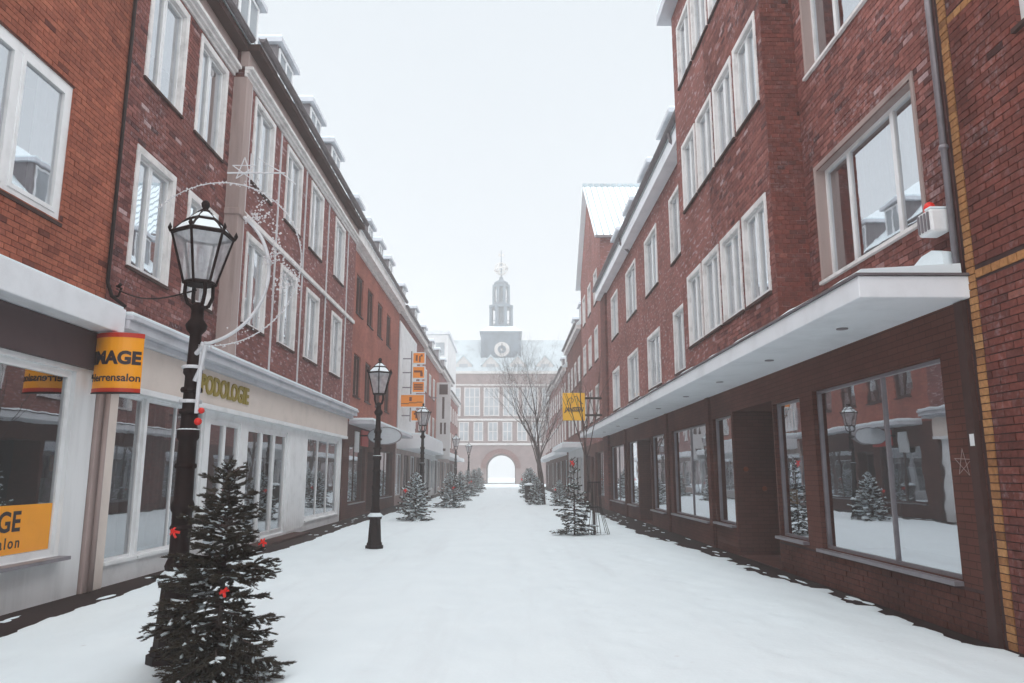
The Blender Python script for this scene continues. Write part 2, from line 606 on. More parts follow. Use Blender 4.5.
def wall(parent, side, X, y0, y1, z0, z1, ops, mat, room='room', rev=0.24, geo=None, mortar=None, body=7.0, name='wall', cap0=True, cap1=True):
    """one storey-high or whole facade with real openings; each opening has a reveal and a dim room behind it"""
    s = sgn(side)
    mb = MB()
    ys, zs = {y0, y1}, {z0, z1}
    for o in ops:
        ys |= {max(y0, o[0]), min(y1, o[1])}
        zs |= {max(z0, o[2]), min(z1, o[3])}
    if geo:
        ys |= {max(y0, geo[0]), min(y1, geo[1])}
        zs |= {max(z0, geo[2]), min(z1, geo[3])}
    ys, zs = sorted(ys), sorted(zs)
    P = lambda d, y, z: (X + s * d, y, z)
    q = (lambda a, b, c, d, mi=0: mb.quad(a, b, c, d, mi)) if side == 'L' else (lambda a, b, c, d, mi=0: mb.quad(d, c, b, a, mi))
    for i in range(len(ys) - 1):
        for j in range(len(zs) - 1):
            a, b, c, d = ys[i], ys[i + 1], zs[j], zs[j + 1]
            ym, zm = (a + b) / 2, (c + d) / 2
            if any(o[0] < ym < o[1] and o[2] < zm < o[3] for o in ops):
                continue
            mi = 1 if geo and geo[0] < ym < geo[1] and geo[2] < zm < geo[3] else 0
            q(P(0, a, c), P(0, b, c), P(0, b, d), P(0, a, d), mi)
    for o in ops:
        a, b, c, d = o[:4]
        rv = o[4] if len(o) > 4 else rev
        rd = o[5] if len(o) > 5 else rv + 1.1
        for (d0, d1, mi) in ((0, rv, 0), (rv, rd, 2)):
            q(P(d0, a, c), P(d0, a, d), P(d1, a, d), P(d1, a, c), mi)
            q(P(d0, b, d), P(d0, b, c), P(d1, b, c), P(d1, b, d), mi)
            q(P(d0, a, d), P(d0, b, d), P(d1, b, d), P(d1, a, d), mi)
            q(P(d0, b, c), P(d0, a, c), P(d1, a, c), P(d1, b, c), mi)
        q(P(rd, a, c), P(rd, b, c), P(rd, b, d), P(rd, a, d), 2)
    if cap0: q(P(body, y0, z0), P(0, y0, z0), P(0, y0, z1), P(body, y0, z1))
    if cap1: q(P(0, y1, z0), P(body, y1, z0), P(body, y1, z1), P(0, y1, z1))
    q(P(0, y0, z1), P(0, y1, z1), P(body, y1, z1), P(body, y0, z1))
    q(P(0, y1, z0), P(0, y0, z0), P(body, y0, z0), P(body, y1, z0))
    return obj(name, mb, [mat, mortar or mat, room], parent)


def bricks(wallobj, P, a0, a1, z0, z1, ops, mat, n_single, proud=0.009, bl=0.25, rh=0.0775, joint=0.011, name='brick', r=None, sigma=0.22):
    """lay real bricks in running bond on a face; the nearest in view are single objects, the others one mesh"""
    r = r or rnd
    lst = []
    row = 0
    z = z0
    while z + rh * 0.6 < z1:
        zt = min(z + rh - joint, z1)
        off = (row % 2) * bl / 2
        a = a0 - off
        while a < a1:
            x0, x1 = max(a, a0), min(a + bl - joint, a1)
            segs = [(x0, x1)]
            for o in ops:
                if o[2] < (z + zt) / 2 < o[3]:
                    ns = []
                    for (p, q_) in segs:
                        if o[0] <= p and q_ <= o[1]: continue
                        if o[1] <= p or q_ <= o[0]:
                            ns.append((p, q_))
                            continue
                        if p < o[0]: ns.append((p, o[0]))
                        if q_ > o[1]: ns.append((o[1], q_))
                    segs = ns
            for (p, q_) in segs:
                if q_ - p > 0.02: lst.append((p, q_, z, zt))
            a += bl
        z += rh
        row += 1
    info = []
    for (p, q_, zb, zt) in lst:
        c = P(0, (p + q_) / 2, (zb + zt) / 2)
        dist = (Vector(c) - Vector((0, 0, CAM_H))).length
        info.append((0 if seen(*c) and q_ - p > 0.1 else 1, dist, p, q_, zb, zt))
    info.sort()
    stuff = MB()
    stuff.tone = []

    def one(mb, p, q_, zb, zt, o):
        pr = proud + r.uniform(-0.003, 0.004)
        j = [r.uniform(-0.0015, 0.0015) for _ in range(4)]
        f = [P(-pr, p + j[0], zb + j[1]), P(-pr, q_ + j[2], zb + j[3]), P(-pr, q_ + j[2], zt), P(-pr, p + j[0], zt)]
        b = [P(0.004, p, zb), P(0.004, q_, zb), P(0.004, q_, zt), P(0.004, p, zt)]
        n = len(mb.v)
        mb.v += [tuple(Vector(t) - o) for t in f + b]
        mb.f += [(n, n + 1, n + 2, n + 3)] + [(n + k, n + 4 + k, n + 4 + (k + 1) % 4, n + (k + 1) % 4) for k in range(4)]
        mb.mi += [0] * 5
        t = min(1, max(0, r.gauss(0.5, sigma)))
        mb.tone += [t] * 5

    for k, (vis, dist, p, q_, zb, zt) in enumerate(info):
        if vis == 0 and k < n_single:
            o = Vector(P(0, (p + q_) / 2, (zb + zt) / 2))
            mb = MB()
            mb.tone = []
            one(mb, p, q_, zb, zt, o)
            ob = bpy.data.objects.new(name, mb.mesh(name, mat))
            ob.location = o
            place(ob, wallobj)
        else:
            one(stuff, p, q_, zb, zt, Vector((0, 0, 0)))
    if stuff.v:
        tag(obj('brickwork', stuff, mat, wallobj), kind='stuff')


WCACHE = {}


def window(parent, side, X, ya, yb, za, zb, rec=0.13, sur=0.0, cols=2, transom=None, frame='white', sill='brown_sill', curtain=None,
           fr=0.055, glass='glass', sash=0.035, surm='surround', sillout=0.05, sillsnow=False, ratios=None):
    w, h = round(yb - ya, 3), round(zb - za, 3)
    key = (w, h, rec, sur, cols, transom, frame, fr, glass, sash, surm, sill, sillout, curtain, tuple(ratios or ()))
    if key not in WCACHE:
        mb = MB()
        xo = -rec
        if ratios:
            cuts = [-w / 2 + fr + (w - 2 * fr) * t for t in [0] + list(ratios) + [1]]
        else:
            cuts = [-w / 2 + fr + (w - 2 * fr) * t / cols for t in range(cols + 1)]
        mb.box(xo - 0.07, xo, -w / 2, -w / 2 + fr, 0, h)
        mb.box(xo - 0.07, xo, w / 2 - fr, w / 2, 0, h)
        mb.box(xo - 0.07, xo, -w / 2 + fr, w / 2 - fr, 0, fr)
        mb.box(xo - 0.07, xo, -w / 2 + fr, w / 2 - fr, h - fr, h)
        for c in cuts[1:-1]:
            mb.box(xo - 0.066, xo - 0.004, c - fr / 2, c + fr / 2, fr, h - fr)
        zc = [fr, h - fr]
        if transom:
            zt = fr + (h - 2 * fr) * transom
            mb.box(xo - 0.062, xo - 0.008, -w / 2 + fr, w / 2 - fr, zt - fr / 2, zt + fr / 2)
            zc = [fr, zt, h - fr]
        panes = []
        for i in range(len(cuts) - 1):
            for j in range(len(zc) - 1):
                a = cuts[i] + (fr / 2 if i else 0)
                b = cuts[i + 1] - (fr / 2 if i < len(cuts) - 2 else 0)
                c = zc[j] + (fr / 2 if j else 0)
                d = zc[j + 1] - (fr / 2 if j < len(zc) - 2 else 0)
                if sash:
                    for bx in ((a, a + sash, c, d), (b - sash, b, c, d), (a + sash, b - sash, c, c + sash), (a + sash, b - sash, d - sash, d)):
                        mb.box(xo - 0.055, xo + 0.012, bx[0] + 0.001, bx[1] - 0.001, bx[2] + 0.001, bx[3] - 0.001)
                    a, b, c, d = a + sash, b - sash, c + sash, d - sash
                pm = MB()
                pm.quad((xo - 0.03, a, c), (xo - 0.03, b, c), (xo - 0.03, b, d), (xo - 0.03, a, d))
                panes.append(pm.mesh('pane', glass))
        sm = None
        if sur:
            sm = MB()
            t = 0.03
            sm.box(-0.01, 0.03, -w / 2 - sur, -w / 2, -0.0, h + sur)
            sm.box(-0.01, 0.03, w / 2, w / 2 + sur, -0.0, h + sur)
            sm.box(-0.01, 0.03, -w / 2, w / 2, h, h + sur)
            sm.box(-rec, 0.026, -w / 2 + 0.0, -w / 2 + t, 0, h)
            sm.box(-rec, 0.026, w / 2 - t, w / 2, 0, h)
            sm.box(-rec, 0.026, -w / 2 + t, w / 2 - t, h - t, h)
            sm = sm.mesh('surround', surm)
        si = None
        if sill:
            si = MB()
            e = sur + 0.02
            si.box(-rec, sillout, -w / 2 - e, w / 2 + e, -0.05, -0.004)
            si = si.mesh('sill', sill)
        cm = []
        if curtain:
            def cur(a, b, c, d, dx, mat):
                m = MB()
                n = max(4, int((b - a) / 0.05))
                for i in range(n):
                    u0, u1 = a + (b - a) * i / n, a + (b - a) * (i + 1) / n
                    x0 = dx + 0.02 * sin(i * 1.9) + 0.01 * sin(i * 0.7)
                    x1 = dx + 0.02 * sin((i + 1) * 1.9) + 0.01 * sin((i + 1) * 0.7)
                    m.quad((x0, u0, c), (x1, u1, c), (x1, u1, d), (x0, u0, d))
                cm.append(m.mesh('curtain', mat))
            dx = xo - 0.11
            if curtain == 'full': cur(-w / 2, w / 2, 0.02, h - 0.02, dx, 'curtain')
            if curtain == 'low': cur(-w / 2, w / 2, 0.02, h * 0.45, dx, 'curtain')
            if curtain == 'side':
                cur(-w / 2, -w / 2 + w * 0.26, 0.02, h - 0.02, dx, 'curtain')
                cur(w / 2 - w * 0.26, w / 2, 0.02, h - 0.02, dx, 'curtain')
            if curtain == 'warm':
                cur(-w * 0.1, w / 2, 0.02, h * 0.62, dx, 'drape')
                cur(-w / 2, w / 2, h * 0.62, h, dx - 0.03, 'curtain')
            if curtain == 'grey': cur(-w / 2, w / 2, h * 0.02, h - 0.02, dx - 0.15, 'grey_drape')
            if curtain == 'blind': cur(-w / 2, w / 2, h * 0.35, h - 0.02, dx, 'curtain')
        WCACHE[key] = (mb.mesh('window', frame), panes, sm, si, cm)
    fm, panes, sm, si, cm = WCACHE[key]
    o = bpy.data.objects.new('window', fm)
    o.location = (X, (ya + yb) / 2, za)
    o.rotation_euler = (0, 0, 0 if side == 'L' else pi)
    place(o, parent)
    for nm, lst in (('pane', panes), ('surround', [sm] if sm else []), ('sill', [si] if si else []), ('curtain', cm)):
        for me in lst:
            c = bpy.data.objects.new(nm, me)
            place(c, o, True)
    return o


def dbox(mb, side, X, d0, d1, y0, y1, z0, z1, mi=0):
    s = sgn(side)
    mb.box(X + s * d0, X + s * d1, y0, y1, z0, z1, mi)


def part_box(name, parent, mat, side, X, d0, d1, y0, y1, z0, z1, bevel=0.0):
    mb = MB()
    dbox(mb, side, X, d0, d1, y0, y1, z0, z1)
    return obj(name, mb, mat, parent, bevel=bevel)


def gutter(parent, side, X, out, y0, y1, z, r=0.075, mat='zinc'):
    mb = MB()
    s = sgn(side)
    cx = X - s * out
    n = 8
    for i in range(n):
        a0, a1 = pi + pi * i / n, pi + pi * (i + 1) / n
        mb.quad((cx + r * cos(a0), y0, z + r * sin(a0)), (cx + r * cos(a1), y0, z + r * sin(a1)), (cx + r * cos(a1), y1, z + r * sin(a1)), (cx + r * cos(a0), y1, z + r * sin(a0)))
    for sg in (-1, 1):
        mb.box(cx + sg * r - 0.01, cx + sg * r + 0.01, y0, y1, z - 0.015, z + 0.02)
    for yy in (y0, y1):
        mb.poly([(cx + r * cos(pi + pi * i / n), yy, z + r * sin(pi + pi * i / n)) for i in range(n + 1)])
    return obj('gutter', mb, mat, parent)


def pitched(parent, side, X, out, y0, y1, z, rise, run, mat='snow', thick=0.12):
    """street-side roof slope and the slope behind it"""
    s = sgn(side)
    mb = MB()
    xe, xr, xb = X - s * out, X + s * run, X + s * (2 * run + out)
    pr = [(xe, z), (xr, z + rise), (xb, z)]
    n = [(a, b - thick) for a, b in pr]
    for a, b in ((0, 1), (1, 2)):
        mb.quad((pr[a][0], y0, pr[a][1]), (pr[b][0], y0, pr[b][1]), (pr[b][0], y1, pr[b][1]), (pr[a][0], y1, pr[a][1]))
        mb.quad((n[a][0], y0, n[a][1]), (n[b][0], y0, n[b][1]), (n[b][0], y1, n[b][1]), (n[a][0], y1, n[a][1]))
    for yy in (y0, y1):
        for a, b in ((0, 1), (1, 2)):
            mb.quad((pr[a][0], yy, pr[a][1]), (pr[b][0], yy, pr[b][1]), (n[b][0], yy, n[b][1]), (n[a][0], yy, n[a][1]))
        mb.poly([(xe, yy, z - thick), (xr, yy, z + rise - thick), (xb, yy, z - thick)])
    mb.quad((xe, y0, z), (xe, y1, z), (xe, y1, z - thick), (xe, y0, z - thick))
    return obj('roof', mb, mat, parent)


def dormer(parent, side, X, d, y0, y1, z0, z1, depth=2.2, wall_mat='zinc', roof_over=0.16):
    """flat-roofed dormer window: box, overhanging lid, snow, window"""
    mb = MB()
    dbox(mb, side, X, d, d + depth, y0, y1, z0, z1 - 0.14)
    o = obj('dormer', mb, wall_mat, parent)
    rf = MB()
    dbox(rf, side, X, d - roof_over, d + depth, y0 - roof_over, y1 + roof_over, z1 - 0.14, z1)
    obj('dormer_roof', rf, 'slab_grey', o)
    sn = MB()
    dbox(sn, side, X, d - roof_over + 0.03, d + depth, y0 - roof_over + 0.03, y1 + roof_over - 0.03, z1 + 0.002, z1 + 0.09)
    obj('snow_cover', sn, 'snow', o, bevel=0.03)
    s = sgn(side)
    fm = MB()
    Xf = X + s * d
    w = y1 - y0
    for (a, b, c, e) in ((y0 + 0.08, y0 + 0.16, z0 + 0.1, z1 - 0.2), (y1 - 0.16, y1 - 0.08, z0 + 0.1, z1 - 0.2), (y0 + 0.16, y1 - 0.16, z0 + 0.1, z0 + 0.18), (y0 + 0.16, y1 - 0.16, z1 - 0.28, z1 - 0.2), ((y0 + y1) / 2 - 0.04, (y0 + y1) / 2 + 0.04, z0 + 0.18, z1 - 0.28)):
        fm.box(Xf - s * 0.04, Xf + s * 0.02, a, b, c, e)
    obj('dormer_window_frame', fm, 'white', o)
    pm = MB()
    pm.box(Xf - s * 0.012, Xf + s * 0.01, y0 + 0.16, y1 - 0.16, z0 + 0.18, z1 - 0.28)
    obj('pane', pm, 'far_glass', o)
    return o


PL = lambda X: (lambda d, a, z: (X - d, a, z))
PR = lambda X: (lambda d, a, z: (X + d, a, z))

# ================================================================== SETTING
XL, XR = -6.0, 4.75
g = MB()
g.quad((-140, -60, -0.04), (140, -60, -0.04), (140, 330, -0.04), (-140, 330, -0.04))
tag(obj('ground', g, 'snow_ground'), kind='structure')
g = MB()
g.box(-6.4, 5.2, -8, 100, -0.03, 0.0)
tag(obj('pavement', g, 'pave'), kind='structure')


def hnoise(t, seed=0.0):
    return sin(t * 1.7 + seed) * 0.5 + sin(t * 4.3 + seed * 2.1) * 0.3 + sin(t * 11.7 + seed * 0.7) * 0.2


def interp(tab, t):
    if t <= tab[0][0]: return tab[0][1]
    for (a, b), (c, d) in zip(tab, tab[1:]):
        if t <= c: return b + (d - b) * (t - a) / (c - a)
    return tab[-1][1]


LE = [(0, -5.2), (8, -5.22), (10.2, -5.32), (12, -5.42), (15, -5.2), (17.4, -4.95), (24, -5.06), (34, -5.0), (60, -5.2), (100, -5.2)]
RE = [(0, 4.72), (7.2, 4.70), (8.5, 4.52), (9.4, 4.62), (10.5, 4.55), (11.6, 4.62), (12.6, 4.30), (14.6, 4.38), (16.9, 4.24), (21, 3.80), (29, 3.9), (45, 4.1), (100, 4.1)]


def snow_z(x, y):
    return 0.03 + 0.010 * hnoise(x * 1.1 + y * 0.23, 1) + 0.006 * hnoise(x * 3.1 - y * 1.7, 4) + 0.004 * hnoise(x * 7 + y * 2.9, 2)


sn = MB()
ylist = []
yy = -6.0
while yy < 100:
    ylist.append(yy)
    yy += 0.055 if 4 < yy < 17 else (0.12 if yy < 32 else (0.35 if yy < 60 else 0.8))
NX = 130
PR_ = random.Random(31)
PRINTS = {}
for (xa, ya, xb, yb) in ((-1.6, 4.5, 0.9, 30), (2.2, 5.0, 3.0, 28), (-3.9, 8.0, -2.2, 30), (1.4, 6, -0.8, 20), (3.3, 9, 1.0, 17)):
    nst = int(math.hypot(xb - xa, yb - ya) / 0.72)
    for i in range(nst):
        t = i / nst
        px_, py_ = xa + (xb - xa) * t + 0.25 * sin(t * 7) + (0.09 if i % 2 else -0.09), ya + (yb - ya) * t + PR_.uniform(-.08, .08)
        PRINTS.setdefault(int(py_), []).append((px_, py_, PR_.uniform(0.010, 0.024)))
for y in ylist:
    lx = interp(LE, y) + 0.06 * hnoise(y * 1.3, 3) + 0.025 * hnoise(y * 6, 1)
    fing = max(0, sin(y * 2.9 + 1.9 * sin(y * 1.31) + 0.9 * sin(y * 5.1))) ** 5 * (0.20 if 8.5 < y < 20 else 0.1)
    rx = interp(RE, y) + 0.08 * hnoise(y * 1.9, 5) + 0.03 * hnoise(y * 8, 2) + fing - (0.06 if y < 9 else 0.16)
    rx = min(rx, 4.73)
    near = [f for kk in (int(y) - 1, int(y), int(y) + 1) for f in PRINTS.get(kk, []) if abs(f[1] - y) < 0.3]
    for i in range(NX + 1):
        t = i / NX
        x = lx + (rx - lx) * t
        e = min(t, 1 - t) * (rx - lx)
        k = min(1.0, e / 0.10)
        z = snow_z(x, y) * (k ** 0.5) + 0.004
        # wheel and foot trails
        for cx, wd, dp in ((-0.55 + 0.25 * sin(y * 0.16), 0.09, 0.020), (0.85 + 0.22 * sin(y * 0.13 + 1), 0.09, 0.020), (2.6 + 0.3 * sin(y * 0.2), 0.22, 0.008)):
            q = (x - cx) / wd
            if abs(q) < 2.5: z -= dp * math.exp(-q * q) * (0.6 + 0.4 * sin(y * 9))
        for (px_, py_, dp) in near:
            if abs(x - px_) < 0.15:
                q = ((x - px_) / 0.065) ** 2 + ((y - py_) / 0.14) ** 2
                if q < 4: z -= dp * math.exp(-q * q)
        sn.v.append((x, y, max(z, 0.004)))
ny = len(ylist)
for j in range(ny - 1):
    for i in range(NX):
        a = j * (NX + 1) + i
        sn.f.append((a, a + 1, a + NX + 2, a + NX + 1))
        sn.mi.append(0)
o = obj('street_snow', sn, 'snow_ground', smooth=True)
tag(o, kind='structure')
pm = MB()                                                       # thin blown patches left on the clinker
for i in range(80):
    left = PR_.random() < 0.45
    y = PR_.uniform(7.4, 32)
    x = PR_.uniform(-5.85, -5.25) if left else PR_.uniform(interp(RE, y), 4.68)
    if not left and interp(RE, y) > 4.6: continue
    rx_, ry_ = PR_.uniform(0.02, 0.07), PR_.uniform(0.05, 0.28)
    z = 0.005 + 0.00002 * i
    n_ = 9
    rim = [(x + rx_ * PR_.uniform(0.6, 1.2) * cos(2 * pi * k / n_), y + ry_ * PR_.uniform(0.6, 1.2) * sin(2 * pi * k / n_), z) for k in range(n_)]
    for k in range(n_):
        pm.poly([rim[k], rim[(k + 1) % n_], (x, y, z + 0.008)])
tag(obj('snow_patches', pm, 'snow', o), kind='stuff')

# ================================================================== LEFT ROW
# ---- salon house, nearest on the left
b = thing('shop_house', (XL, 4, 0), 'orange brick house with white shopfront and yellow window sticker, nearest on the left', 'house', 'houses along the shopping street')
ops_u = [(7.3, 9.49, 4.95, 6.9), (7.3, 9.49, 8.6, 10.4), (1.5, 4.0, 4.95, 6.9)]
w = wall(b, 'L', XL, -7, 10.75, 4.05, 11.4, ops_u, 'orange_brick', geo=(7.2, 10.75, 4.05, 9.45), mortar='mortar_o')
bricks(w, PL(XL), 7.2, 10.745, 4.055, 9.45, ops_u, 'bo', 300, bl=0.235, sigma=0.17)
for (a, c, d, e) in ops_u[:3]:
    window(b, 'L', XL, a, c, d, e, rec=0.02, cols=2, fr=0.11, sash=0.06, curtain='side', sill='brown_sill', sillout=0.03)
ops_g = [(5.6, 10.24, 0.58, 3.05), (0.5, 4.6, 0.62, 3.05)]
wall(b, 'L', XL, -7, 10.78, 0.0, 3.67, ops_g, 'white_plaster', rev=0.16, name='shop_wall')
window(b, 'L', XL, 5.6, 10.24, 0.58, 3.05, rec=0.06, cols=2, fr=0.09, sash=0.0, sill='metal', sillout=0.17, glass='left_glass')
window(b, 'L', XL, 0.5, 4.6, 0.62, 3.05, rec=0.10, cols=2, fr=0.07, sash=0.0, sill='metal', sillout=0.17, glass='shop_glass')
part_box('dark_fascia', b, 'dark_band', 'L', XL, -0.06, 0.1, -7, 10.70, 3.12, 3.66, bevel=0.01)
part_box('ledge', b, 'slab', 'L', XL, -0.36, 0.1, -7, 10.72, 3.67, 4.04, bevel=0.015)
part_box('ledge_snow', b, 'snow', 'L', XL, -0.33, 0.0, -7, 10.70, 4.043, 4.075, bevel=0.012)
mb = MB()
mb.tube([(XL + 0.05, 10.70, 11.3), (XL + 0.05, 10.70, 4.45), (XL + 0.12, 10.72, 4.25), (XL + 0.30, 10.80, 4.10)], 0.028, 8)
obj('downpipe', mb, 'iron', b, smooth=True)
# sticker on the shop window
st = MB()
st.box(XL - 0.080, XL - 0.088, 7.98, 10.14, 0.68, 1.27)
sto = obj('window_sticker', st, 'orange', b)
text('IMAGE', 0.34, (XL - 0.078, 9.0, 1.06), ROT_L, 'ink', sto, 0.002, 0.008, spacing=1.05)
text('Herrensalon', 0.19, (XL - 0.078, 8.92, 0.81), ROT_L, 'ink', sto, 0.002, 0.002, spacing=1.3)

# ---- curved projecting salon sign
sg = thing('salon_sign', (-5.55, 10.55, 2.79), 'orange projecting salon sign with red rims under the white ledge', 'sign')
NSEG = 14


def curve_pt(t, off=0.0):                                   # convex face turned to the camera
    a = -0.85 + 1.7 * t
    R = 0.46
    return (-5.60 + (R + off) * sin(a), 10.86 - (R + off) * cos(a))


def curved_band(z0, z1, off, mat, name):
    m = MB()
    for i in range(NSEG):
        p, q = curve_pt(i / NSEG, off), curve_pt((i + 1) / NSEG, off)
        m.quad((*p, z0), (*q, z0), (*q, z1), (*p, z1))
    bot = [(*curve_pt(i / NSEG, off), z0) for i in range(NSEG + 1)]
    top = [(*curve_pt(i / NSEG, off), z1) for i in range(NSEG + 1)]
    m.poly(bot)
    m.poly(top)
    m.quad(bot[0], bot[-1], top[-1], top[0])
    return obj(name, m, mat, sg)


curved_band(2.84, 3.58, 0.0, 'orange', 'face')
curved_band(3.575, 3.64, 0.006, 'sign_red', 'rim')
curved_band(2.79, 2.845, 0.006, 'sign_red', 'rim')
curved_band(2.772, 2.79, 0.012, 'iron', 'frame')


def curved_text(s, size, z, mat, width, parent, bold=0.0):
    me = text_mesh(s, size, 0.002, bold)
    xs = [v.co.x for v in me.vertices]
    hw = max(xs)
    for v in me.vertices:
        a = v.co.x / hw * width
        R = 0.464 + v.co.z
        v.co = Vector((-5.60 + R * sin(a), 10.86 - R * cos(a), z + v.co.y))
    me.materials.clear()
    me.materials.append(M[mat])
    return obj('lettering', me, None, parent)


curved_text('IMAGE', 0.25, 3.27, 'ink', 0.80, sg, 0.012)
curved_text('Herrensalon', 0.15, 2.99, 'ink', 0.82, sg, 0.003)
mb = MB()
mb.box(-6.0, -5.7, 10.62, 10.68, 3.30, 3.36)
mb.box(-6.0, -5.7, 10.62, 10.68, 3.0, 3.06)
obj('bracket', mb, 'iron', sg)

# ---- podiatry house
b = thing('shop_house', (XL, 18, 0), 'purple brick house with beige lettered fascia and pale window surrounds behind the near lamp', 'house', 'houses along the shopping street')
F1, F2 = (4.88, 6.82), (8.1, 10.04)
ops_u = [(y, y + 1.24, *z) for y in (11.32, 13.28) for z in (F1, F2)]
w = wall(b, 'L', XL, 10.755, 15.0, 4.0, 10.9, ops_u, 'purple_brick', geo=(10.755, 14.95, 4.0, 10.2), mortar='mortar_p')
bricks(w, PL(XL), 10.76, 14.94, 4.005, 10.2, [(o[0] - 0.085, o[1] + 0.085, o[2], o[3] + 0.085) for o in ops_u], 'bp', 150)
for o_, cu in zip(ops_u, ('warm', 'blind', 'side', 'full')):
    window(b, 'L', XL, *o_, rec=0.06, sur=0.085, cols=2, curtain=cu, ratios=(0.42,))
XB = -5.76
BC = (15.72, 18.22, 20.62, 23.7)
ops_b = [(y, y + 1.3, *z) for y in BC for z in (F1, F2)]
w = wall(b, 'L', XB, 15.0, 27.0, 4.0, 10.9, ops_b, 'purple_brick')
for i, o_ in enumerate(ops_b):
    window(b, 'L', XB, *o_, rec=0.06, sur=0.085, cols=2, curtain=('side', 'full', 'blind', 'full', 'low', 'full', 'side', 'full')[i], ratios=(0.45,))
part_box('pilaster', b, 'stone', 'L', XL, -0.30, 0.05, 14.93, 15.30, 4.02, 10.2, bevel=0.015)
part_box('pilaster_base', b, 'stone', 'L', XL, -0.34, 0.05, 14.90, 15.34, 7.05, 7.2, bevel=0.02)
for y in (15.36, 17.62, 20.02, 22.7, 25.6):
    part_box('white_strip', b, 'tubing', 'L', XB, -0.035, 0.02, y - 0.022, y + 0.022, 4.02, 10.18)
part_box('string_course', b, 'surround', 'L', XB, -0.06, 0.02, 15.31, 27.0, 7.14, 7.26, bevel=0.01)
# cornices
mb = MB()
for d, z0, z1 in ((0.05, 10.2, 10.27), (0.11, 10.27, 10.35), (0.18, 10.35, 10.43)):
    mb.box(XL, XL + d, 10.76, 14.90, z0, z1 - 0.001)
    mb.box(XB, XB + d, 14.905, 27.0, z0, z1 - 0.001)
obj('cornice', mb, 'surround', b, bevel=0.008)
part_box('frieze', b, 'stone', 'L', XL, -0.07, 0.1, 10.76, 14.89, 10.432, 10.90)
part_box('soffit', b, 'brown_sill', 'L', XL, -0.30, 0.1, 10.76, 14.89, 10.80, 10.95)
part_box('frieze', b, 'stone', 'L', XB, -0.07, 0.1, 14.91, 27.0, 10.432, 10.79)
part_box('soffit', b, 'brown_sill', 'L', XB, -0.30, 0.1, 14.89, 27.0, 10.80, 10.95)
gutter(b, 'L', XL, 0.38, 10.76, 14.85, 11.02)
gutter(b, 'L', XB, 0.38, 14.8, 27.05, 11.02)
pitched(b, 'L', XL, 0.35, 10.76, 27.0, 11.06, 5.0, 4.6)
for y in (13.2, 16.4, 19.4, 22.7, 25.6):
    dormer(b, 'L', XL, 0.35, y - 0.72, y + 0.72, 11.3, 13.45)
# shop front
ops_g = [(11.40, 12.30, 0.36, 2.88), (12.40, 14.75, 0.36, 2.88), (15.0, 16.75, 0.12, 2.76), (17.2, 20.35, 0.12, 2.76), (22.4, 26.6, 0.30, 2.80)]
wall(b, 'L', XL, 10.98, 27.0, 0.0, 4.0, ops_g, 'white', rev=0.12, name='shop_wall')
part_box('pier', b, 'stone', 'L', XL, -0.05, 0.1, 10.80, 10.975, 0.0, 3.66, bevel=0.01)
part_box('pier', b, 'beige', 'L', XL, -0.06, 0.05, 10.98, 11.32, 0.0, 3.0, bevel=0.015)
mb = MB()
mb.tube([(XL + 0.10, 10.93, 0.02), (XL + 0.10, 10.93, 3.6)], 0.035, 10)
obj('drain_pipe', mb, 'stone', b, smooth=True)
window(b, 'L', XL, 11.40, 12.30, 0.36, 2.88, rec=0.05, cols=1, fr=0.04, sash=0, sill='white', glass='left_glass', curtain='grey')
window(b, 'L', XL, 12.40, 14.75, 0.36, 2.88, rec=0.05, cols=2, fr=0.04, sash=0, sill='white', glass='left_glass', curtain='grey')
window(b, 'L', XL, 15.0, 16.75, 0.12, 2.76, rec=0.04, cols=2, fr=0.08, sash=0.03, sill=None, glass='left_glass')
window(b, 'L', XL, 17.2, 20.35, 0.12, 2.76, rec=0.04, cols=3, fr=0.09, sash=0.04, sill=None, glass='left_glass')
window(b, 'L', XL, 22.4, 26.6, 0.30, 2.80, rec=0.05, cols=3, fr=0.10, sash=0.0, sill='white', glass='left_glass')
for i in range(9):
    part_box('panel_board', b, 'white', 'L', XL, -0.012, 0.03, 20.6 + 0.19 * i, 20.78 + 0.19 * i, 0.1, 2.8)
part_box('fascia', b, 'beige', 'L', XL, -0.14, 0.02, 11.0, 27.2, 3.0, 3.66, bevel=0.01)
part_box('fascia_trim', b, 'white', 'L', XL, -0.17, 0.02, 11.0, 27.2, 2.90, 2.998, bevel=0.01)
mb = MB()
for d, z0, z1 in ((0.26, 3.664, 3.76), (0.40, 3.762, 3.90), (0.46, 3.902, 3.97)):
    mb.box(XL - 0.02, XL + d, 10.76, 27.6, z0, z1)
obj('shop_cornice', mb, 'slab_grey', b, bevel=0.01)
part_box('cornice_snow', b, 'snow', 'L', XL, -0.43, 0.0, 10.78, 27.55, 3.972, 4.03, bevel=0.02)
text('PODOLOGIE', 0.50, (XL + 0.15, 15.35, 3.34), ROT_L, 'olive', b, 0.02, 0.014, sx=0.92)
mb = MB()
mb.box(XL - 0.02, XL + 0.45, 14.9, 21.4, 0.0, 0.05)
obj('door_step', mb, 'pave', b)

# ---- small iron bracket and cable to the lamp
cb = thing('lamp_cable', (XL, 10.95, 4.40), 'thin dark cable from the brick wall to the near street lamp', 'cable')
mb = MB()
pts = [(XL + 0.05 + (2.95) * t, 10.95 - 4.02 * t, 4.42 - 1.03 * t - 0.12 * sin(pi * t)) for t in [i / 12 for i in range(13)]]
mb.tube(pts, 0.009, 5)
obj('wire', mb, 'iron', cb)
mb = MB()
mb.tube([(XL, 10.95, 4.30), (XL + 0.1, 10.94, 4.30), (XL + 0.14, 10.93, 4.42), (XL + 0.06, 10.94, 4.46)], 0.018, 6)
mb.blob((XL + 0.12, 10.92, 4.47), 0.04)
obj('wall_hook', mb, 'iron', cb)

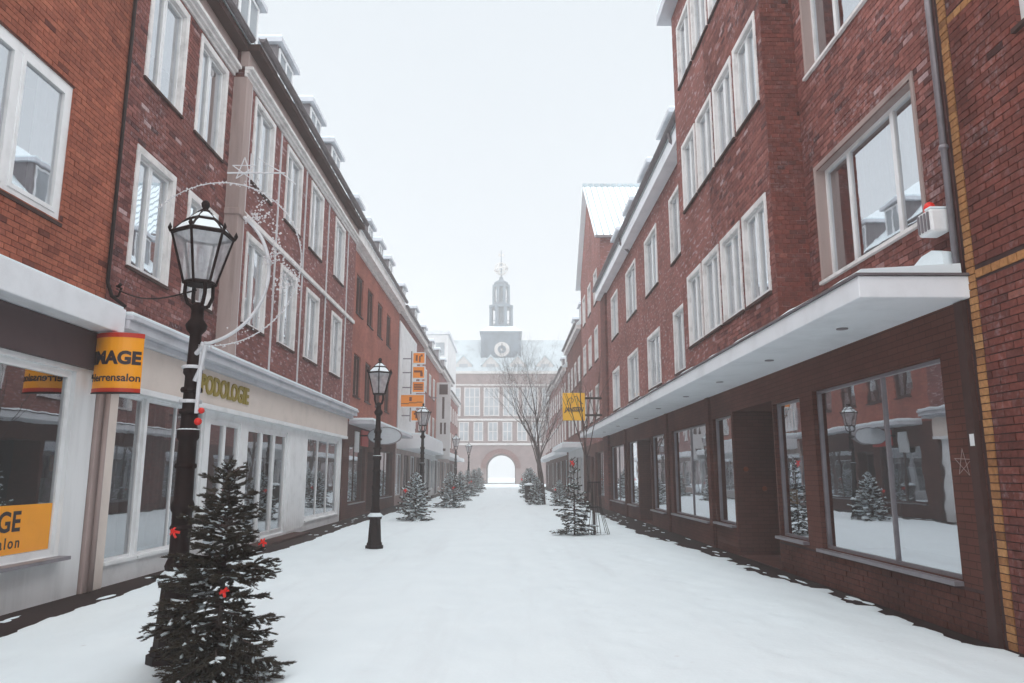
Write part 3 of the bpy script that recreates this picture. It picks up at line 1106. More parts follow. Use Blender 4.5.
# ---- smooth red house with small windows
b = thing('shop_house', (XL, 33, 0), 'smooth red brick house with small dark windows above the oval sign', 'house', 'houses along the shopping street')
cols3 = (28.5, 30.85, 33.35, 35.9)
ops_u = [(y, y + 1.35, *z) for y in cols3 for z in ((4.65, 6.32), (7.95, 9.52))]
wall(b, 'L', XL, 27.0, 39.9, 3.6, 10.9, ops_u, 'red_render')
for i, o_ in enumerate(ops_u):
    window(b, 'L', XL, *o_, rec=0.06, cols=2, frame='brown_frame', curtain=('full', None, 'side', 'full', 'low', 'full', None, 'side')[i])
mb = MB()
for d, z0, z1 in ((0.10, 10.35, 10.5), (0.34, 10.502, 10.9)):
    mb.box(XL - 0.02, XL + d, 27.02, 39.9, z0, z1)
obj('cornice', mb, 'surround', b)
gutter(b, 'L', XL, 0.42, 27.1, 39.9, 10.98)
pitched(b, 'L', XL, 0.3, 27.0, 39.9, 11.0, 5.0, 4.6)
for y in (29.4, 32.2, 35.0, 38.0):
    dormer(b, 'L', XL, 0.25, y - 0.6, y + 0.6, 11.2, 12.85)
ops_g = [(28.3, 31.5, 0.55, 2.75), (32.0, 33.5, 0.03, 2.6, 0.4), (34.0, 38.9, 0.55, 2.75)]
wall(b, 'L', XL, 27.2, 39.9, 0.0, 3.598, ops_g, 'brown_tile', name='shop_wall')
window(b, 'L', XL, *ops_g[0], cols=2, frame='brown_frame', sill='metal', glass='shop_glass', sash=0)
window(b, 'L', XL - 0.25, *ops_g[1][:4], cols=1, frame='brown_frame', sill=None, glass='shop_glass', fr=0.1, sash=0)
window(b, 'L', XL, *ops_g[2], cols=3, frame='brown_frame', sill='metal', glass='shop_glass', sash=0)
part_box('window_poster', b, 'poster', 'L', XL, 0.19, 0.2, 28.5, 30.0, 0.6, 1.9)
part_box('red_board', b, 'red_panel', 'L', XL, -0.06, 0.0, 30.4, 31.8, 2.78, 3.42)
part_box('white_board', b, 'white', 'L', XL, -0.05, 0.0, 29.2, 29.9, 2.5, 3.3)
part_box('awning_slab', b, 'slab_grey', 'L', XL, -0.95, 0.0, 28.0, 39.6, 3.50, 3.64, bevel=0.02)
part_box('awning_snow', b, 'snow', 'L', XL, -0.92, 0.0, 28.02, 39.5, 3.643, 3.74, bevel=0.03)

sg = thing('oval_sign', (-4.9, 30.2, 2.8), 'white oval hanging sign behind the second lamp', 'sign')
mb = MB()
n = 28
fr_, bk_ = [], []
for i in range(n):
    a = 2 * pi * i / n
    fr_.append((-4.98 + 0.66 * cos(a), 30.10, 3.17 + 0.33 * sin(a)))
    bk_.append((-4.98 + 0.66 * cos(a), 30.28, 3.17 + 0.33 * sin(a)))
mb.poly(fr_)
mb.poly(list(reversed(bk_)))
for i in range(n):
    k = (i + 1) % n
    mb.quad(fr_[i], fr_[k], bk_[k], bk_[i])
obj('face', mb, 'poster', sg)
mb = MB()
for i in range(n):
    a0, a1 = 2 * pi * i / n, 2 * pi * (i + 1) / n
    f = lambda a, r, y: (-4.98 + (0.66 + r) * cos(a), y, 3.17 + (0.33 + r) * sin(a))
    mb.hexa([f(a0, 0.002, 30.08), f(a1, 0.002, 30.08), f(a1, 0.002, 30.30), f(a0, 0.002, 30.30), f(a0, 0.03, 30.08), f(a1, 0.03, 30.08), f(a1, 0.03, 30.30), f(a0, 0.03, 30.30)])
obj('rim', mb, 'metal', sg)
mb = MB()
mb.box(-6.0, -5.62, 30.17, 30.22, 3.15, 3.2)
obj('bracket', mb, 'iron', sg)
mb = MB()
mb.box(-5.3, -4.66, 30.098, 30.104, 3.22, 3.26)
mb.box(-5.2, -4.76, 30.098, 30.104, 3.10, 3.15)
obj('faded_print', mb, 'slab_grey', sg)


# ---- generic further houses
def house(label, side, X, y0, y1, eave, rise, mat, ncol, floors, wmat='white', win_w=1.2, dorm=(), gmat='brown_tile', canopy=None, shop_cols=4, wh=1.6, gf=3.4, cmat='slab'):
    hb = thing('shop_house', (X, (y0 + y1) / 2, 0), label, 'house', 'houses along the shopping street')
    step = (y1 - y0) / ncol
    ops = []
    for z in floors:
        for i in range(ncol):
            c = y0 + step * (i + 0.5)
            ops.append((c - win_w / 2, c + win_w / 2, z, z + wh))
    wall(hb, side, X, y0, y1, gf, eave, ops, mat)
    for i, o_ in enumerate(ops):
        window(hb, side, X, *o_, rec=0.05, sur=0.07, cols=2, frame=wmat, surm='surround', curtain=('full', None, 'side', 'blind')[(i * 7) % 4])
    gops = []
    gs = (y1 - y0) / shop_cols
    for i in range(shop_cols):
        gops.append((y0 + gs * i + 0.25, y0 + gs * (i + 1) - 0.25, 0.5 if i % 2 == 0 else 0.03, 2.75))
    wall(hb, side, X, y0, y1, 0, gf - 0.002, gops, gmat, name='shop_wall')
    for i_, o_ in enumerate(gops):
        window(hb, side, X, *o_, rec=0.1, cols=2, frame='brown_frame' if i_ % 2 else 'white', sill=None, glass='shop_glass', sash=0, curtain='low' if i_ % 2 == 0 else None)
    mb = MB()
    s = sgn(side)
    mb.box(X, X - s * 0.3, y0 + 0.02, y1 - 0.02, eave - 0.3, eave - 0.002)
    obj('cornice', mb, 'surround', hb)
    gutter(hb, side, X, 0.38, y0 + 0.05, y1 - 0.05, eave + 0.06)
    pitched(hb, side, X, 0.28, y0, y1, eave + 0.08, rise, 4.4)
    for c in dorm:
        dormer(hb, side, X, 0.3, c - 0.65, c + 0.65, eave + 0.3, eave + 2.0)
    if canopy:
        out, z, th = canopy
        part_box('canopy', hb, cmat, side, X, -out, 0, y0 + 0.3, y1 - 0.3, z, z + th, bevel=0.02)
        part_box('canopy_snow', hb, 'snow', side, X, -out + 0.04, 0, y0 + 0.34, y1 - 0.34, z + th + 0.003, z + th + 0.1, bevel=0.03)
    return hb


b = house('red brick house with white slatted panel behind the stacked orange signs', 'L', XL, 39.92, 52, 10.8, 4.6, 'red_brick', 4, (4.5, 7.7), dorm=(43.5, 49.5), canopy=(1.5, 3.0, 0.75), cmat='slab', gmat='stone')
mb = MB()
for i in range(15):
    y = 40.1 + 0.5 * i
    mb.box(XL + 0.05, XL + 0.085, y, y + 0.27, 4.05, 9.95)
mb.box(XL + 0.005, XL + 0.06, 40.1, 47.6, 4.0, 4.16)
mb.box(XL + 0.005, XL + 0.06, 40.1, 47.6, 9.86, 10.0)
part_box('panel_back', b, 'slab_grey', 'L', XL, -0.035, -0.005, 40.1, 47.6, 4.16, 9.86)
tag(obj('slat_panel', mb, 'white', b), kind='stuff')
house('narrow brick house beyond the slatted panel on the left', 'L', XL, 52.02, 64, 10.6, 4.4, 'red_render', 4, (4.4, 7.5), dorm=(55, 61), canopy=(1.0, 3.1, 0.3), gmat='far_white')
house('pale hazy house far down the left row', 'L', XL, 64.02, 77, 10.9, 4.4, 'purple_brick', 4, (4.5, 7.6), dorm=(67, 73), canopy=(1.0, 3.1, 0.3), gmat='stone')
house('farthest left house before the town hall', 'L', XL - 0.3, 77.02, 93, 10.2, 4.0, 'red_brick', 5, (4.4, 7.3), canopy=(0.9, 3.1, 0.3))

b = thing('tower_block', (-10.5, 84, 0), 'tall pale flat-roofed block rising behind the left roofs', 'building')
mb = MB()
mb.box(-14.5, -7.1, 86, 100, 9, 17.9)
obj('wall', mb, 'far_white', b)
mb = MB()
mb.box(-14.7, -6.9, 85.8, 100.2, 17.902, 18.3)
obj('roof_edge', mb, 'slab_grey', b)
for r_ in range(3):
    for c_ in range(4):
        m2 = MB()
        m2.box(-13.6 + 1.7 * c_, -12.6 + 1.7 * c_, 85.93, 86.0, 10.4 + 2.5 * r_, 11.9 + 2.5 * r_)
        obj('window', m2, 'far_glass', b)

# ---- stacked orange signs
SY = 41.0
zpx = lambda v: 8.44 - (v - 350) * 0.0562
upx = lambda u: -6.10 + (u - 398) * 0.0546


def box_sign(name, label, u0, u1, v0, v1, mat, cat='sign', grp=None, y=SY, rim='white'):
    t = thing(name, ((upx(u0) + upx(u1)) / 2, y, zpx(v1)), label, cat, grp)
    m = MB()
    m.box(upx(u0), upx(u1), y, y + 0.2, zpx(v1), zpx(v0))
    obj('face', m, mat, t, bevel=0.02)
    m = MB()
    for (a, c, d, e) in ((u0 - 0.8, u0, v0 - 0.8, v1 + 0.8), (u1, u1 + 0.8, v0 - 0.8, v1 + 0.8), (u0, u1, v0 - 0.8, v0), (u0, u1, v1, v1 + 0.8)):
        m.box(upx(a), upx(c), y - 0.02, y + 0.22, zpx(e), zpx(d))
    obj('rim', m, rim, t)
    return t


def print_on(t, strokes, y, mat='brown_ink'):
    m = MB()
    for (a, b_, c, d) in strokes:
        m.box(upx(a), upx(b_), y - 0.008, y + 0.01, zpx(d), zpx(c))
    return obj('print', m, mat, t)


t = box_sign('orange_sign', 'topmost small orange square of the sign stack', 412.5, 424, 352, 362, 'deep_orange', grp='stacked orange signs')
print_on(t, [(415, 417, 354, 360), (418.5, 420, 355, 361), (420, 422, 353.5, 355.5)], SY)
t = box_sign('orange_sign', 'second small orange square from the top of the sign stack', 412.5, 424, 366, 377, 'deep_orange', grp='stacked orange signs')
print_on(t, [(413.5, 422, 369.5, 371.5), (420, 422.5, 371.5, 375.5)], SY)
t = box_sign('orange_sign', 'dark printed orange square just above the wide orange sign', 412.5, 424, 381, 391, 'deep_orange', grp='stacked orange signs')
print_on(t, [(413.8, 422.8, 383 + 1.6 * i, 384.1 + 1.6 * i) for i in range(4)], SY)
t = box_sign('orange_sign', 'wide orange sign panel in the middle of the sign stack', 398, 424.3, 394, 405.5, 'deep_orange', grp='stacked orange signs')
print_on(t, [(409.5, 412, 396, 400), (400, 409, 402.2, 402.9), (409, 417, 401.4, 402.1), (417, 423, 400.7, 401.4)], SY)
t = box_sign('orange_sign', 'lowest small orange sign half behind the third lamp', 412, 421, 409.5, 419, 'deep_orange', grp='stacked orange signs')
print_on(t, [(414.5, 417.5, 411.5, 413.5), (416, 418, 413.5, 417)], SY)
sp = thing('sign_bracket', (-5.6, SY + 0.1, zpx(420)), 'steel post and arms carrying the stacked orange signs', 'bracket')
mb = MB()
mb.box(upx(410.0), upx(411.2), SY + 0.06, SY + 0.14, zpx(420), zpx(350))
for v in (357, 371, 386, 414):
    mb.box(-6.0, upx(411.4), SY + 0.24, SY + 0.29, zpx(v) - 0.03, zpx(v) + 0.03)
    mb.box(upx(410.2), upx(424.8), SY + 0.225, SY + 0.28, zpx(v) - 0.03, zpx(v) + 0.03)
obj('post', mb, 'metal', sp)

bn = thing('white_banner_sign', (-5.1, 58, 2.8), 'tall white vertical sign with dark characters on the left row', 'sign')
mb = MB()
mb.box(-5.62, -4.52, 58, 58.25, 2.8, 8.75)
obj('face', mb, 'far_white', bn, bevel=0.03)
mb = MB()
mb.box(-6.0, -5.6, 58.1, 58.16, 4.0, 4.1)
mb.box(-6.0, -5.6, 58.1, 58.16, 7.5, 7.6)
obj('bracket', mb, 'metal', bn)
for (xa, xb, za, zb) in ((-5.40, -4.74, 7.8, 8.6), (-5.16, -4.98, 5.9, 7.6), (-5.30, -5.14, 4.7, 5.6), (-5.00, -4.84, 4.7, 5.6), (-5.3, -4.84, 3.4, 3.6)):
    mb = MB()
    mb.box(xa, xb, 57.985, 58.0, za, zb)
    obj('printed_character', mb, 'brown_sill', bn)

# ================================================================== RIGHT ROW
# ---- nearest right: dark brick with ochre quoin and bands
b = thing('shop_house', (XR, 1, 0), 'dark red brick house with ochre brick corner strip, nearest on the right', 'house', 'houses along the shopping street')
ops_r = [(4.3, 6.20, 0.55, 2.80), (4.6, 6.26, 5.75, 7.6), (0.5, 2.6, 0.55, 2.8), (0.8, 2.6, 5.35, 7.2)]
w = wall(b, 'R', XR, -7, 7.44, 0, 11, ops_r, 'dark_brick', geo=(4.0, 7.44, 0, 8.6), mortar='mortar_d')
band = [(0, 7.25, 3.60, 3.70), (0, 7.25, 6.42, 6.52)]
bricks(w, PR(XR), 4.0, 7.235, 0.02, 8.6, ops_r + band, 'bd', 300, bl=0.235, sigma=0.17)
bricks(w, PR(XR), 7.255, 7.375, 0.02, 8.6, [], 'by', 110, bl=0.5, rh=0.0775, proud=0.014, name='ochre_brick')
for z in (3.605, 6.425):
    bricks(w, PR(XR), 4.0, 7.235, z, z + 0.092, [], 'by', 40, bl=0.125, rh=0.09, proud=0.014, name='ochre_brick')
window(b, 'R', XR, *ops_r[0], cols=1, frame='brown_frame', sill='metal', glass='shop_glass', sash=0)
window(b, 'R', XR, *ops_r[1], cols=2, curtain='full', rec=0.05, fr=0.08)
window(b, 'R', XR, *ops_r[2], cols=1, frame='brown_frame', sill='metal', glass='shop_glass', sash=0)
window(b, 'R', XR, *ops_r[3], cols=2, curtain='full', rec=0.05, fr=0.08)

# ---- long red brick building with canopy and bay
b = thing('shop_building', (XR, 20, 0), 'long red brick building with white canopy, brown shopfront and projecting bay', 'building', 'houses along the shopping street')
ops_n = [(7.99, 10.75, 4.50, 6.27), (7.99, 10.80, 7.86, 9.6)]
w = wall(b, 'R', XR, 7.445, 11.2, 3.5, 10.7, ops_n, 'red_brick', geo=(7.445, 11.2, 3.5, 9.9), mortar='mortar_r')
bricks(w, PR(XR), 7.56, 11.19, 3.68, 9.9, ops_n, 'br', 300, bl=0.22)
for o_, cu in zip(ops_n, ('full', 'full')):
    window(b, 'R', XR, *o_, rec=0.12, sur=0.035, cols=3, ratios=(0.27, 0.74), fr=0.085, sash=0.0, sill='surround', curtain=cu, sillout=0.06, surm='stone')
# bay
XY = 4.2
bops = [(11.47 + 1.37 * i, 12.57 + 1.37 * i, z, z + h_) for i in range(4) for z, h_ in ((4.52, 1.58), (7.78, 1.58), (10.95, 1.55))]
w = wall(b, 'R', XY, 11.2, 17.3, 3.5, 13.2, bops, 'red_brick', geo=(11.2, 14.6, 3.5, 12.5), mortar='mortar_r', name='bay_wall')
bricks(w, PR(XY), 11.21, 14.6, 3.68, 12.5, [(o[0] - 0.065, o[1] + 0.065, o[2], o[3] + 0.065) for o in bops], 'br', 60, bl=0.22)
bricks(w, lambda d, a, z: (a, 11.2 + d, z), XY + 0.005, XR - 0.01, 3.68, 10.6, [], 'bd', 90, bl=0.125, sigma=0.15)
for i, o_ in enumerate(bops):
    window(b, 'R', XY, *o_, rec=0.045, sur=0.065, cols=2, ratios=(0.5,), curtain=('side', 'full', 'full', 'low', 'full', 'full')[i % 6])
part_box('bay_eave', b, 'slab_grey', 'R', XY, -0.32, 1.0, 11.0, 17.6, 13.202, 13.45)
pitched(b, 'R', XY, 0.3, 11.0, 17.6, 13.6, 4.0, 4.0)
# far part
fops = []
for (a, c) in ((19.3, 20.95), (22.75, 24.95), (26.7, 29.1), (31.3, 33.4)):
    fops += [(a, c - 0.3, 4.42, 6.12), (a, c - 0.3, 7.62, 9.5)]
w = wall(b, 'R', XR, 17.3, 36.4, 3.5, 10.4, fops, 'red_brick', name='wall')
for i, o_ in enumerate(fops):
    window(b, 'R', XR, *o_, rec=0.06, sur=0.08, cols=2, curtain=('full', 'full', 'side', 'full')[i % 4])
part_box('corner_pilaster', b, 'dark_brick', 'R', XR, -0.10, 0.05, 34.7, 36.45, 0.0, 10.3)
part_box('eave_board', b, 'slab', 'R', XR, -0.36, 0.0, 17.31, 36.4, 10.25, 10.62)
part_box('eave_board', b, 'slab', 'R', XR, -0.36, 0.0, 7.45, 11.19, 10.25, 10.62)
gutter(b, 'R', XR, 0.44, 17.32, 36.4, 10.75)
pitched(b, 'R', XR, 0.34, 17.31, 36.4, 10.80, 5.0, 4.6)
pitched(b, 'R', XR, 0.34, 7.46, 11.19, 10.80, 5.0, 4.6)
for y in (22.6, 26.4, 30.2, 34.0):
    dormer(b, 'R', XR, 0.45, y - 0.85, y + 0.85, 11.0, 13.0)
mb = MB()
for y in (18.6, 27.6):
    mb.tube([(XR - 0.44, y, 10.7), (XR - 0.40, y, 10.45), (XR - 0.05, y + 0.1, 10.15)], 0.045, 8)
obj('pipe_bend', mb, 'zinc', b)
# downpipe by the ochre corner
mb = MB()
mb.tube([(XR - 0.045, 7.48, 10.2), (XR - 0.045, 7.48, 3.72)], 0.034, 10)
for z in (5.1, 8.3):
    mb.lathe([(0.044, z), (0.050, z + 0.02), (0.044, z + 0.05)], 10, (XR - 0.045, 7.48))
obj('downpipe', mb, 'metal', b, smooth=True)
# ground floor
R_W = [(8.02, 11.50, 0.55, 2.92), (12.02, 13.24, 0.60, 2.88), (15.80, 17.20, 0.60, 2.90), (17.72, 21.60, 0.56, 2.86), (22.68, 24.74, 0.52, 2.87), (27.42, 29.5, 0.52, 2.87), (30.5, 34.5, 0.5, 2.87)]
R_D = [(13.30, 15.70, 0.02, 2.95, 1.25, 1.9), (24.92, 27.2, 0.02, 2.85, 1.0, 1.6)]
w = wall(b, 'R', XR, 7.445, 36.4, 0.0, 3.498, R_W + R_D, 'brown_tile', rev=0.14, geo=(7.62, 15.0, 0.0, 0.50), mortar='mortar_d', name='shop_wall')
bricks(w, PR(XR), 7.62, 15.0, 0.01, 0.50, R_W + R_D, 'bs', 0, proud=0.006)
for o_, cc in zip(R_W, ((0.58,), (), (), (0.5,), (), (), (0.5,))):
    window(b, 'R', XR, *o_, rec=0.07, cols=len(cc) + 1, ratios=cc, frame='metal', fr=0.04, sash=0, sill='metal', sillout=0.10, glass='shop_glass')
M['blue_print'] = worn('blue_print', lin(96, 150, 190), 0.5, 0.3, 9.0)
for (ya, yb, za, zb, m_) in ((12.75, 13.1, 2.35, 2.75, 'deep_orange'), (12.2, 12.6, 2.3, 2.75, 'poster'), (12.3, 12.7, 1.45, 1.95, 'blue_print'), (12.75, 13.1, 1.15, 1.4, 'yellow'),
                             (28.0, 29.0, 1.75, 2.35, 'deep_orange'), (27.6, 28.9, 0.6, 1.5, 'poster')):
    part_box('window_poster', b, m_, 'R', XR, 0.150, 0.156, ya, yb, za, zb)
for y in (17.45, 22.15, 30.0):
    part_box('pilaster', b, 'brown_tile', 'R', XR, -0.07, 0.02, y - 0.14, y + 0.14, 0.0, 3.42)
part_box('dark_pipe_casing', b, 'brown_sill', 'R', XR, -0.05, 0.0, 7.46, 7.60, 0.0, 3.42)
for (a, c) in ((14.1, 15.2), (25.5, 26.8)):
    dr = part_box('door', b, 'brown_frame', 'R', XR, 1.12, 1.18, a, c, 0.03, 2.3)
    part_box('door_glass', dr, 'shop_glass', 'R', XR, 1.105, 1.112, a + 0.15, c - 0.15, 0.5, 2.15)
    m2 = MB()
    m2.tube([(XR + 1.06, a + 0.08, 1.0), (XR + 1.06, a + 0.08, 1.4)], 0.015, 6)
    obj('handle', m2, 'metal', dr)
mb = MB()
for (x, z, c) in ((4.98, 1.75, 0), (5.35, 1.35, 0)):
    mb.lathe([(0.001, 0), (0.055, 0.004), (0.05, 0.02)], 14)
    for i in range(len(mb.v) - 42, len(mb.v)):
        v = mb.v[i]
        mb.v[i] = (x + v[0], 15.69 - v[2], z + v[1])
obj('reflection_disc', mb, 'brown_ink', b)  # coloured discs painted in for dim orange light reflections
# canopy with downlights
mb = MB()
mb.box(3.60, XR - 0.001, 7.36, 37.2, 3.43, 3.66)
cn = obj('canopy', mb, 'slab', b, bevel=0.012)
mb = MB()
mb.box(3.57, XR - 0.001, 7.33, 37.23, 3.662, 3.685)
obj('canopy_trim', mb, 'zinc', cn)
mb = MB()
nn = 120
for i in range(nn):
    y0_, y1_ = 7.4 + 29.7 * i / nn, 7.4 + 29.7 * (i + 1) / nn
    h0, h1 = 0.05 + 0.02 * hnoise(y0_ * 2, 1), 0.05 + 0.02 * hnoise(y1_ * 2, 1)
    mb.hexa([(3.6 + 0.02 * hnoise(y0_ * 3), y0_, 3.687), (4.7, y0_, 3.687), (4.7, y1_, 3.687), (3.6 + 0.02 * hnoise(y1_ * 3), y1_, 3.687),
             (3.66, y0_, 3.687 + h0), (4.7, y0_, 3.75 + h0), (4.7, y1_, 3.75 + h1), (3.66, y1_, 3.687 + h1)])
obj('canopy_snow', mb, 'snow', cn)
for y in (9.0, 11.6, 14.4, 17.2, 20.4, 24, 28, 32):
    mb = MB()
    mb.lathe([(0.07, 3.418), (0.07, 3.432)], 14, (4.15, y))
    obj('downlight', mb, 'metal', cn)
mb = MB()
pts = [(7.56, 3.98), (7.75, 4.05), (7.95, 4.04), (8.15, 3.97), (8.35, 3.88), (8.6, 3.82), (9.0, 3.79), (9.4, 3.76), (9.6, 3.70), (7.56, 3.70)]
f0 = [(4.62, y, z) for y, z in pts]
f1 = [(4.735, y, z) for y, z in pts]
mb.poly(f0)
mb.poly(list(reversed(f1)))
for i in range(len(pts)):
    k = (i + 1) % len(pts)
    mb.quad(f0[i], f0[k], f1[k], f1[i])
obj('snow_drift', mb, 'snow', b, bevel=0.05)
# chalk star
mb = MB()
sc = [(7.77 + 0.15 * sin(2 * pi * i * 2 / 5), 1.76 + 0.14 * cos(2 * pi * i * 2 / 5) + 0.02 * sin(i * 3)) for i in range(6)]
for (y0_, z0_), (y1_, z1_) in zip(sc, sc[1:]):
    mb.tube([(XR - 0.016, y0_, z0_), (XR - 0.016, y1_, z1_)], 0.0028, 4)
obj('chalk_star', mb, 'stone', b)
mb = MB()
mb.box(XR - 0.054, XR - 0.0501, 7.49, 7.56, 1.93, 2.05)
obj('sticker', mb, 'white', b)

# alarm box with red strobe above the canopy
t = thing('alarm_box', (4.6, 7.72, 4.2), 'white alarm box with red strobe on the wall above the canopy', 'alarm')
mb = MB()
mb.box(4.52, 4.735, 7.54, 7.80, 4.20, 4.46)
obj('housing', mb, 'white', t, bevel=0.03)
mb = MB()
for i in range(4):
    mb.box(4.505, 4.522, 7.565 + 0.06 * i, 7.59 + 0.06 * i, 4.23, 4.43)
obj('grille', mb, 'metal', t)
mb = MB()
mb.lathe([(0.06, 4.462), (0.06, 4.54), (0.045, 4.58), (0.015, 4.60)], 14, (4.64, 7.74))
obj('strobe', mb, 'red', t, smooth=True)
mb = MB()
mb.box(4.535, 4.73, 7.56, 7.67, 4.463, 4.49)
obj('snow_cover', mb, 'snow', t, bevel=0.008)

# ---- gabled house
X2 = 4.72
b = thing('gable_house', (X2, 41.6, 0), 'tall brick house with steep snowy gable roof facing the camera on the right', 'house', 'houses along the shopping street')
gops = []
for z in (4.5, 7.6, 10.7):
    for y in (38.2, 41.2, 44.2):
        gops.append((y, y + 1.3, z, z + 1.7))
wall(b, 'R', X2, 36.46, 46.8, 3.3, 13.8, gops, 'red_brick', body=8)
for i, o_ in enumerate(gops):
    window(b, 'R', X2, *o_, rec=0.1, sur=0.08, cols=2, curtain=('full', 'side', None)[i % 3])
sops = [(37.0, 40.5, 0.5, 2.8), (41.0, 42.4, 0.03, 2.6), (43.0, 46.3, 0.5, 2.8)]
wall(b, 'R', X2, 36.46, 46.8, 0, 3.298, sops, 'brown_tile', body=8, name='shop_wall')
for o_ in sops:
    window(b, 'R', X2, *o_, cols=2, frame='brown_frame', sill=None, glass='shop_glass', sash=0)
mb = MB()
mb.poly([(X2, 36.46, 13.8), (X2, 46.8, 13.8), (X2, 41.63, 18.35)])
mb.poly([(X2 + 0.4, 36.46, 13.8), (X2 + 0.4, 46.8, 13.8), (X2 + 0.4, 41.63, 18.35)])
mb.box(X2 - 0.02, X2, 40.9, 42.3, 14.6, 16.2)
obj('gable', mb, 'red_brick', b)
mb = MB()
for (ya, yb) in ((36.1, 41.63), (47.15, 41.63)):
    za, zb = 13.62, 18.5
    mb.hexa([(X2 - 0.3, ya, za - 0.14), (X2 + 8, ya, za - 0.14), (X2 + 8, yb, zb - 0.14), (X2 - 0.3, yb, zb - 0.14), (X2 - 0.3, ya, za), (X2 + 8, ya, za), (X2 + 8, yb, zb), (X2 - 0.3, yb, zb)])
rf = obj('roof', mb, 'snow', b)
for i in range(24):                                            # tile rolls showing through the snow
    x = X2 - 0.2 + 0.34 * i
    m2 = MB()
    m2.tube([(x, 36.1, 13.63), (x, 41.6, 18.49)], 0.035, 5)
    obj('tile_roll', m2, 'hall_roof', rf)
mb = MB()
for i in range(24):
    mb.box(X2 - 0.3 + 0.34 * i, X2 - 0.02 + 0.34 * i, 41.5, 41.76, 18.44, 18.6)
tag(obj('ridge_tiles', mb, 'hall_roof', rf), kind='stuff')
gutter(b, 'R', X2 + 3.8, 0, 36.05, 36.06, 13.55)
mb = MB()
mb.box(X2 - 0.3, X2 + 8, 35.98, 36.10, 13.48, 13.60)
obj('gutter', mb, 'zinc', b)

house('brick house with white porch canopy behind the yellow sign', 'R', 4.7, 46.9, 58, 11.2, 4.6, 'dark_brick', 4, (4.4, 7.6), dorm=(50, 55), canopy=(1.3, 3.3, 0.25), gmat='far_white')
house('narrow brick house beyond the porch canopy on the right', 'R', 4.6, 58.02, 70, 10.0, 4.4, 'red_brick', 4, (4.3, 7.2), dorm=(62, 66.5), canopy=(1.0, 3.1, 0.25))
house('hazy house far down the right row behind the bare tree', 'R', 4.6, 70.02, 82, 10.4, 4.4, 'purple_brick', 4, (4.3, 7.4), canopy=(1.0, 3.1, 0.25))
house('farthest right house before the town hall', 'R', 4.8, 82.02, 95, 9.6, 4.0, 'red_brick', 4, (4.2, 7.0), canopy=(1.0, 3.1, 0.25))

# ---- yellow projecting sign
sg = thing('yellow_sign', (3.35, 37.0, 4.3), 'square yellow sign with black lettering projecting on the right', 'sign')
mb = MB()
mb.box(2.74, 3.86, 37.0, 37.2, 4.28, 5.66)
obj('face', mb, 'yellow', sg, bevel=0.03)
mb = MB()
mb.box(3.86, 4.7, 37.06, 37.14, 5.35, 5.45)
mb.box(3.86, 4.7, 37.06, 37.14, 4.5, 4.6)
obj('bracket', mb, 'iron', sg)
text('JANSSEN', 0.30, (3.30, 36.99, 4.82), ROT_S, 'ink', sg, 0.004, 0.010, shear=0.25, sx=0.78)
mb = MB()
mb.tube([(2.95, 36.99, 5.05), (3.0, 36.99, 5.3), (3.15, 36.99, 5.42), (3.3, 36.99, 5.3), (3.2, 36.99, 5.15)], 0.015, 4)
mb.tube([(3.3, 36.99, 5.45), (3.45, 36.99, 5.5), (3.55, 36.99, 5.25), (3.75, 36.99, 5.1)], 0.018, 4)
obj('emblem', mb, 'ink', sg)

# ================================================================== TOWN HALL
HY = 105.0
b = thing('town_hall', (-1, HY, 0), 'hazy brick town hall with archway and clock tower closing the street', 'town hall')
AX, AR, ASP = -1.0, 2.05, 2.15                     # arch centre, radius, springing
x0, x1 = -9.5, 16.0
mb = MB()
N = 18
for i in range(N):
    a0, a1 = pi - pi * i / N, pi - pi * (i + 1) / N
    p0 = (AX + AR * cos(a0), ASP + AR * sin(a0))
    p1 = (AX + AR * cos(a1), ASP + AR * sin(a1))
    mb.quad((p0[0], HY, p0[1]), (p1[0], HY, p1[1]), (p1[0], HY, 5.5), (p0[0], HY, 5.5))
    mb.quad((p0[0], HY, p0[1]), (p1[0], HY, p1[1]), (p1[0], HY + 9, p1[1]), (p0[0], HY + 9, p0[1]), 1)
for sx_ in (-1, 1):
    xa = AX + sx_ * AR
    mb.quad((xa, HY, -0.03), (xa, HY, ASP), (xa, HY + 9, ASP), (xa, HY + 9, -0.03), 1)
mb.quad((x0, HY, -0.03), (AX - AR, HY, -0.03), (AX - AR, HY, 5.5), (x0, HY, 5.5))
mb.quad((AX + AR, HY, -0.03), (x1, HY, -0.03), (x1, HY, 5.5), (AX + AR, HY, 5.5))
mb.box(x0, x1, HY, HY + 9, 5.5, 16.0, 0, 'b')
for xx in (x0, x1):
    mb.quad((xx, HY, 0), (xx, HY + 9, 0), (xx, HY + 9, 5.5), (xx, HY, 5.5))
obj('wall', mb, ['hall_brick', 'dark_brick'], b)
mb = MB()
for i in range(N):
    a0, a1 = pi - pi * i / N, pi - pi * (i + 0.94) / N
    f = lambda a, r, y: (AX + r * cos(a), y, ASP + r * sin(a))
    mb.hexa([f(a0, AR + 0.02, HY - 0.08), f(a1, AR + 0.02, HY - 0.08), f(a1, AR + 0.02, HY), f(a0, AR + 0.02, HY), f(a0, AR + 0.75, HY - 0.08), f(a1, AR + 0.75, HY - 0.08), f(a1, AR + 0.75, HY), f(a0, AR + 0.75, HY)])
tag(obj('arch_ring', mb, 'dark_brick', b), kind='stuff')
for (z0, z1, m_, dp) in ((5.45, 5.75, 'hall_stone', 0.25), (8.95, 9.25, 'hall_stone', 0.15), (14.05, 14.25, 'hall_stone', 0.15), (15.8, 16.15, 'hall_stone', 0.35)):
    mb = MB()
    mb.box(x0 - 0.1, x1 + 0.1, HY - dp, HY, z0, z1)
    obj('string_course', mb, m_, b)


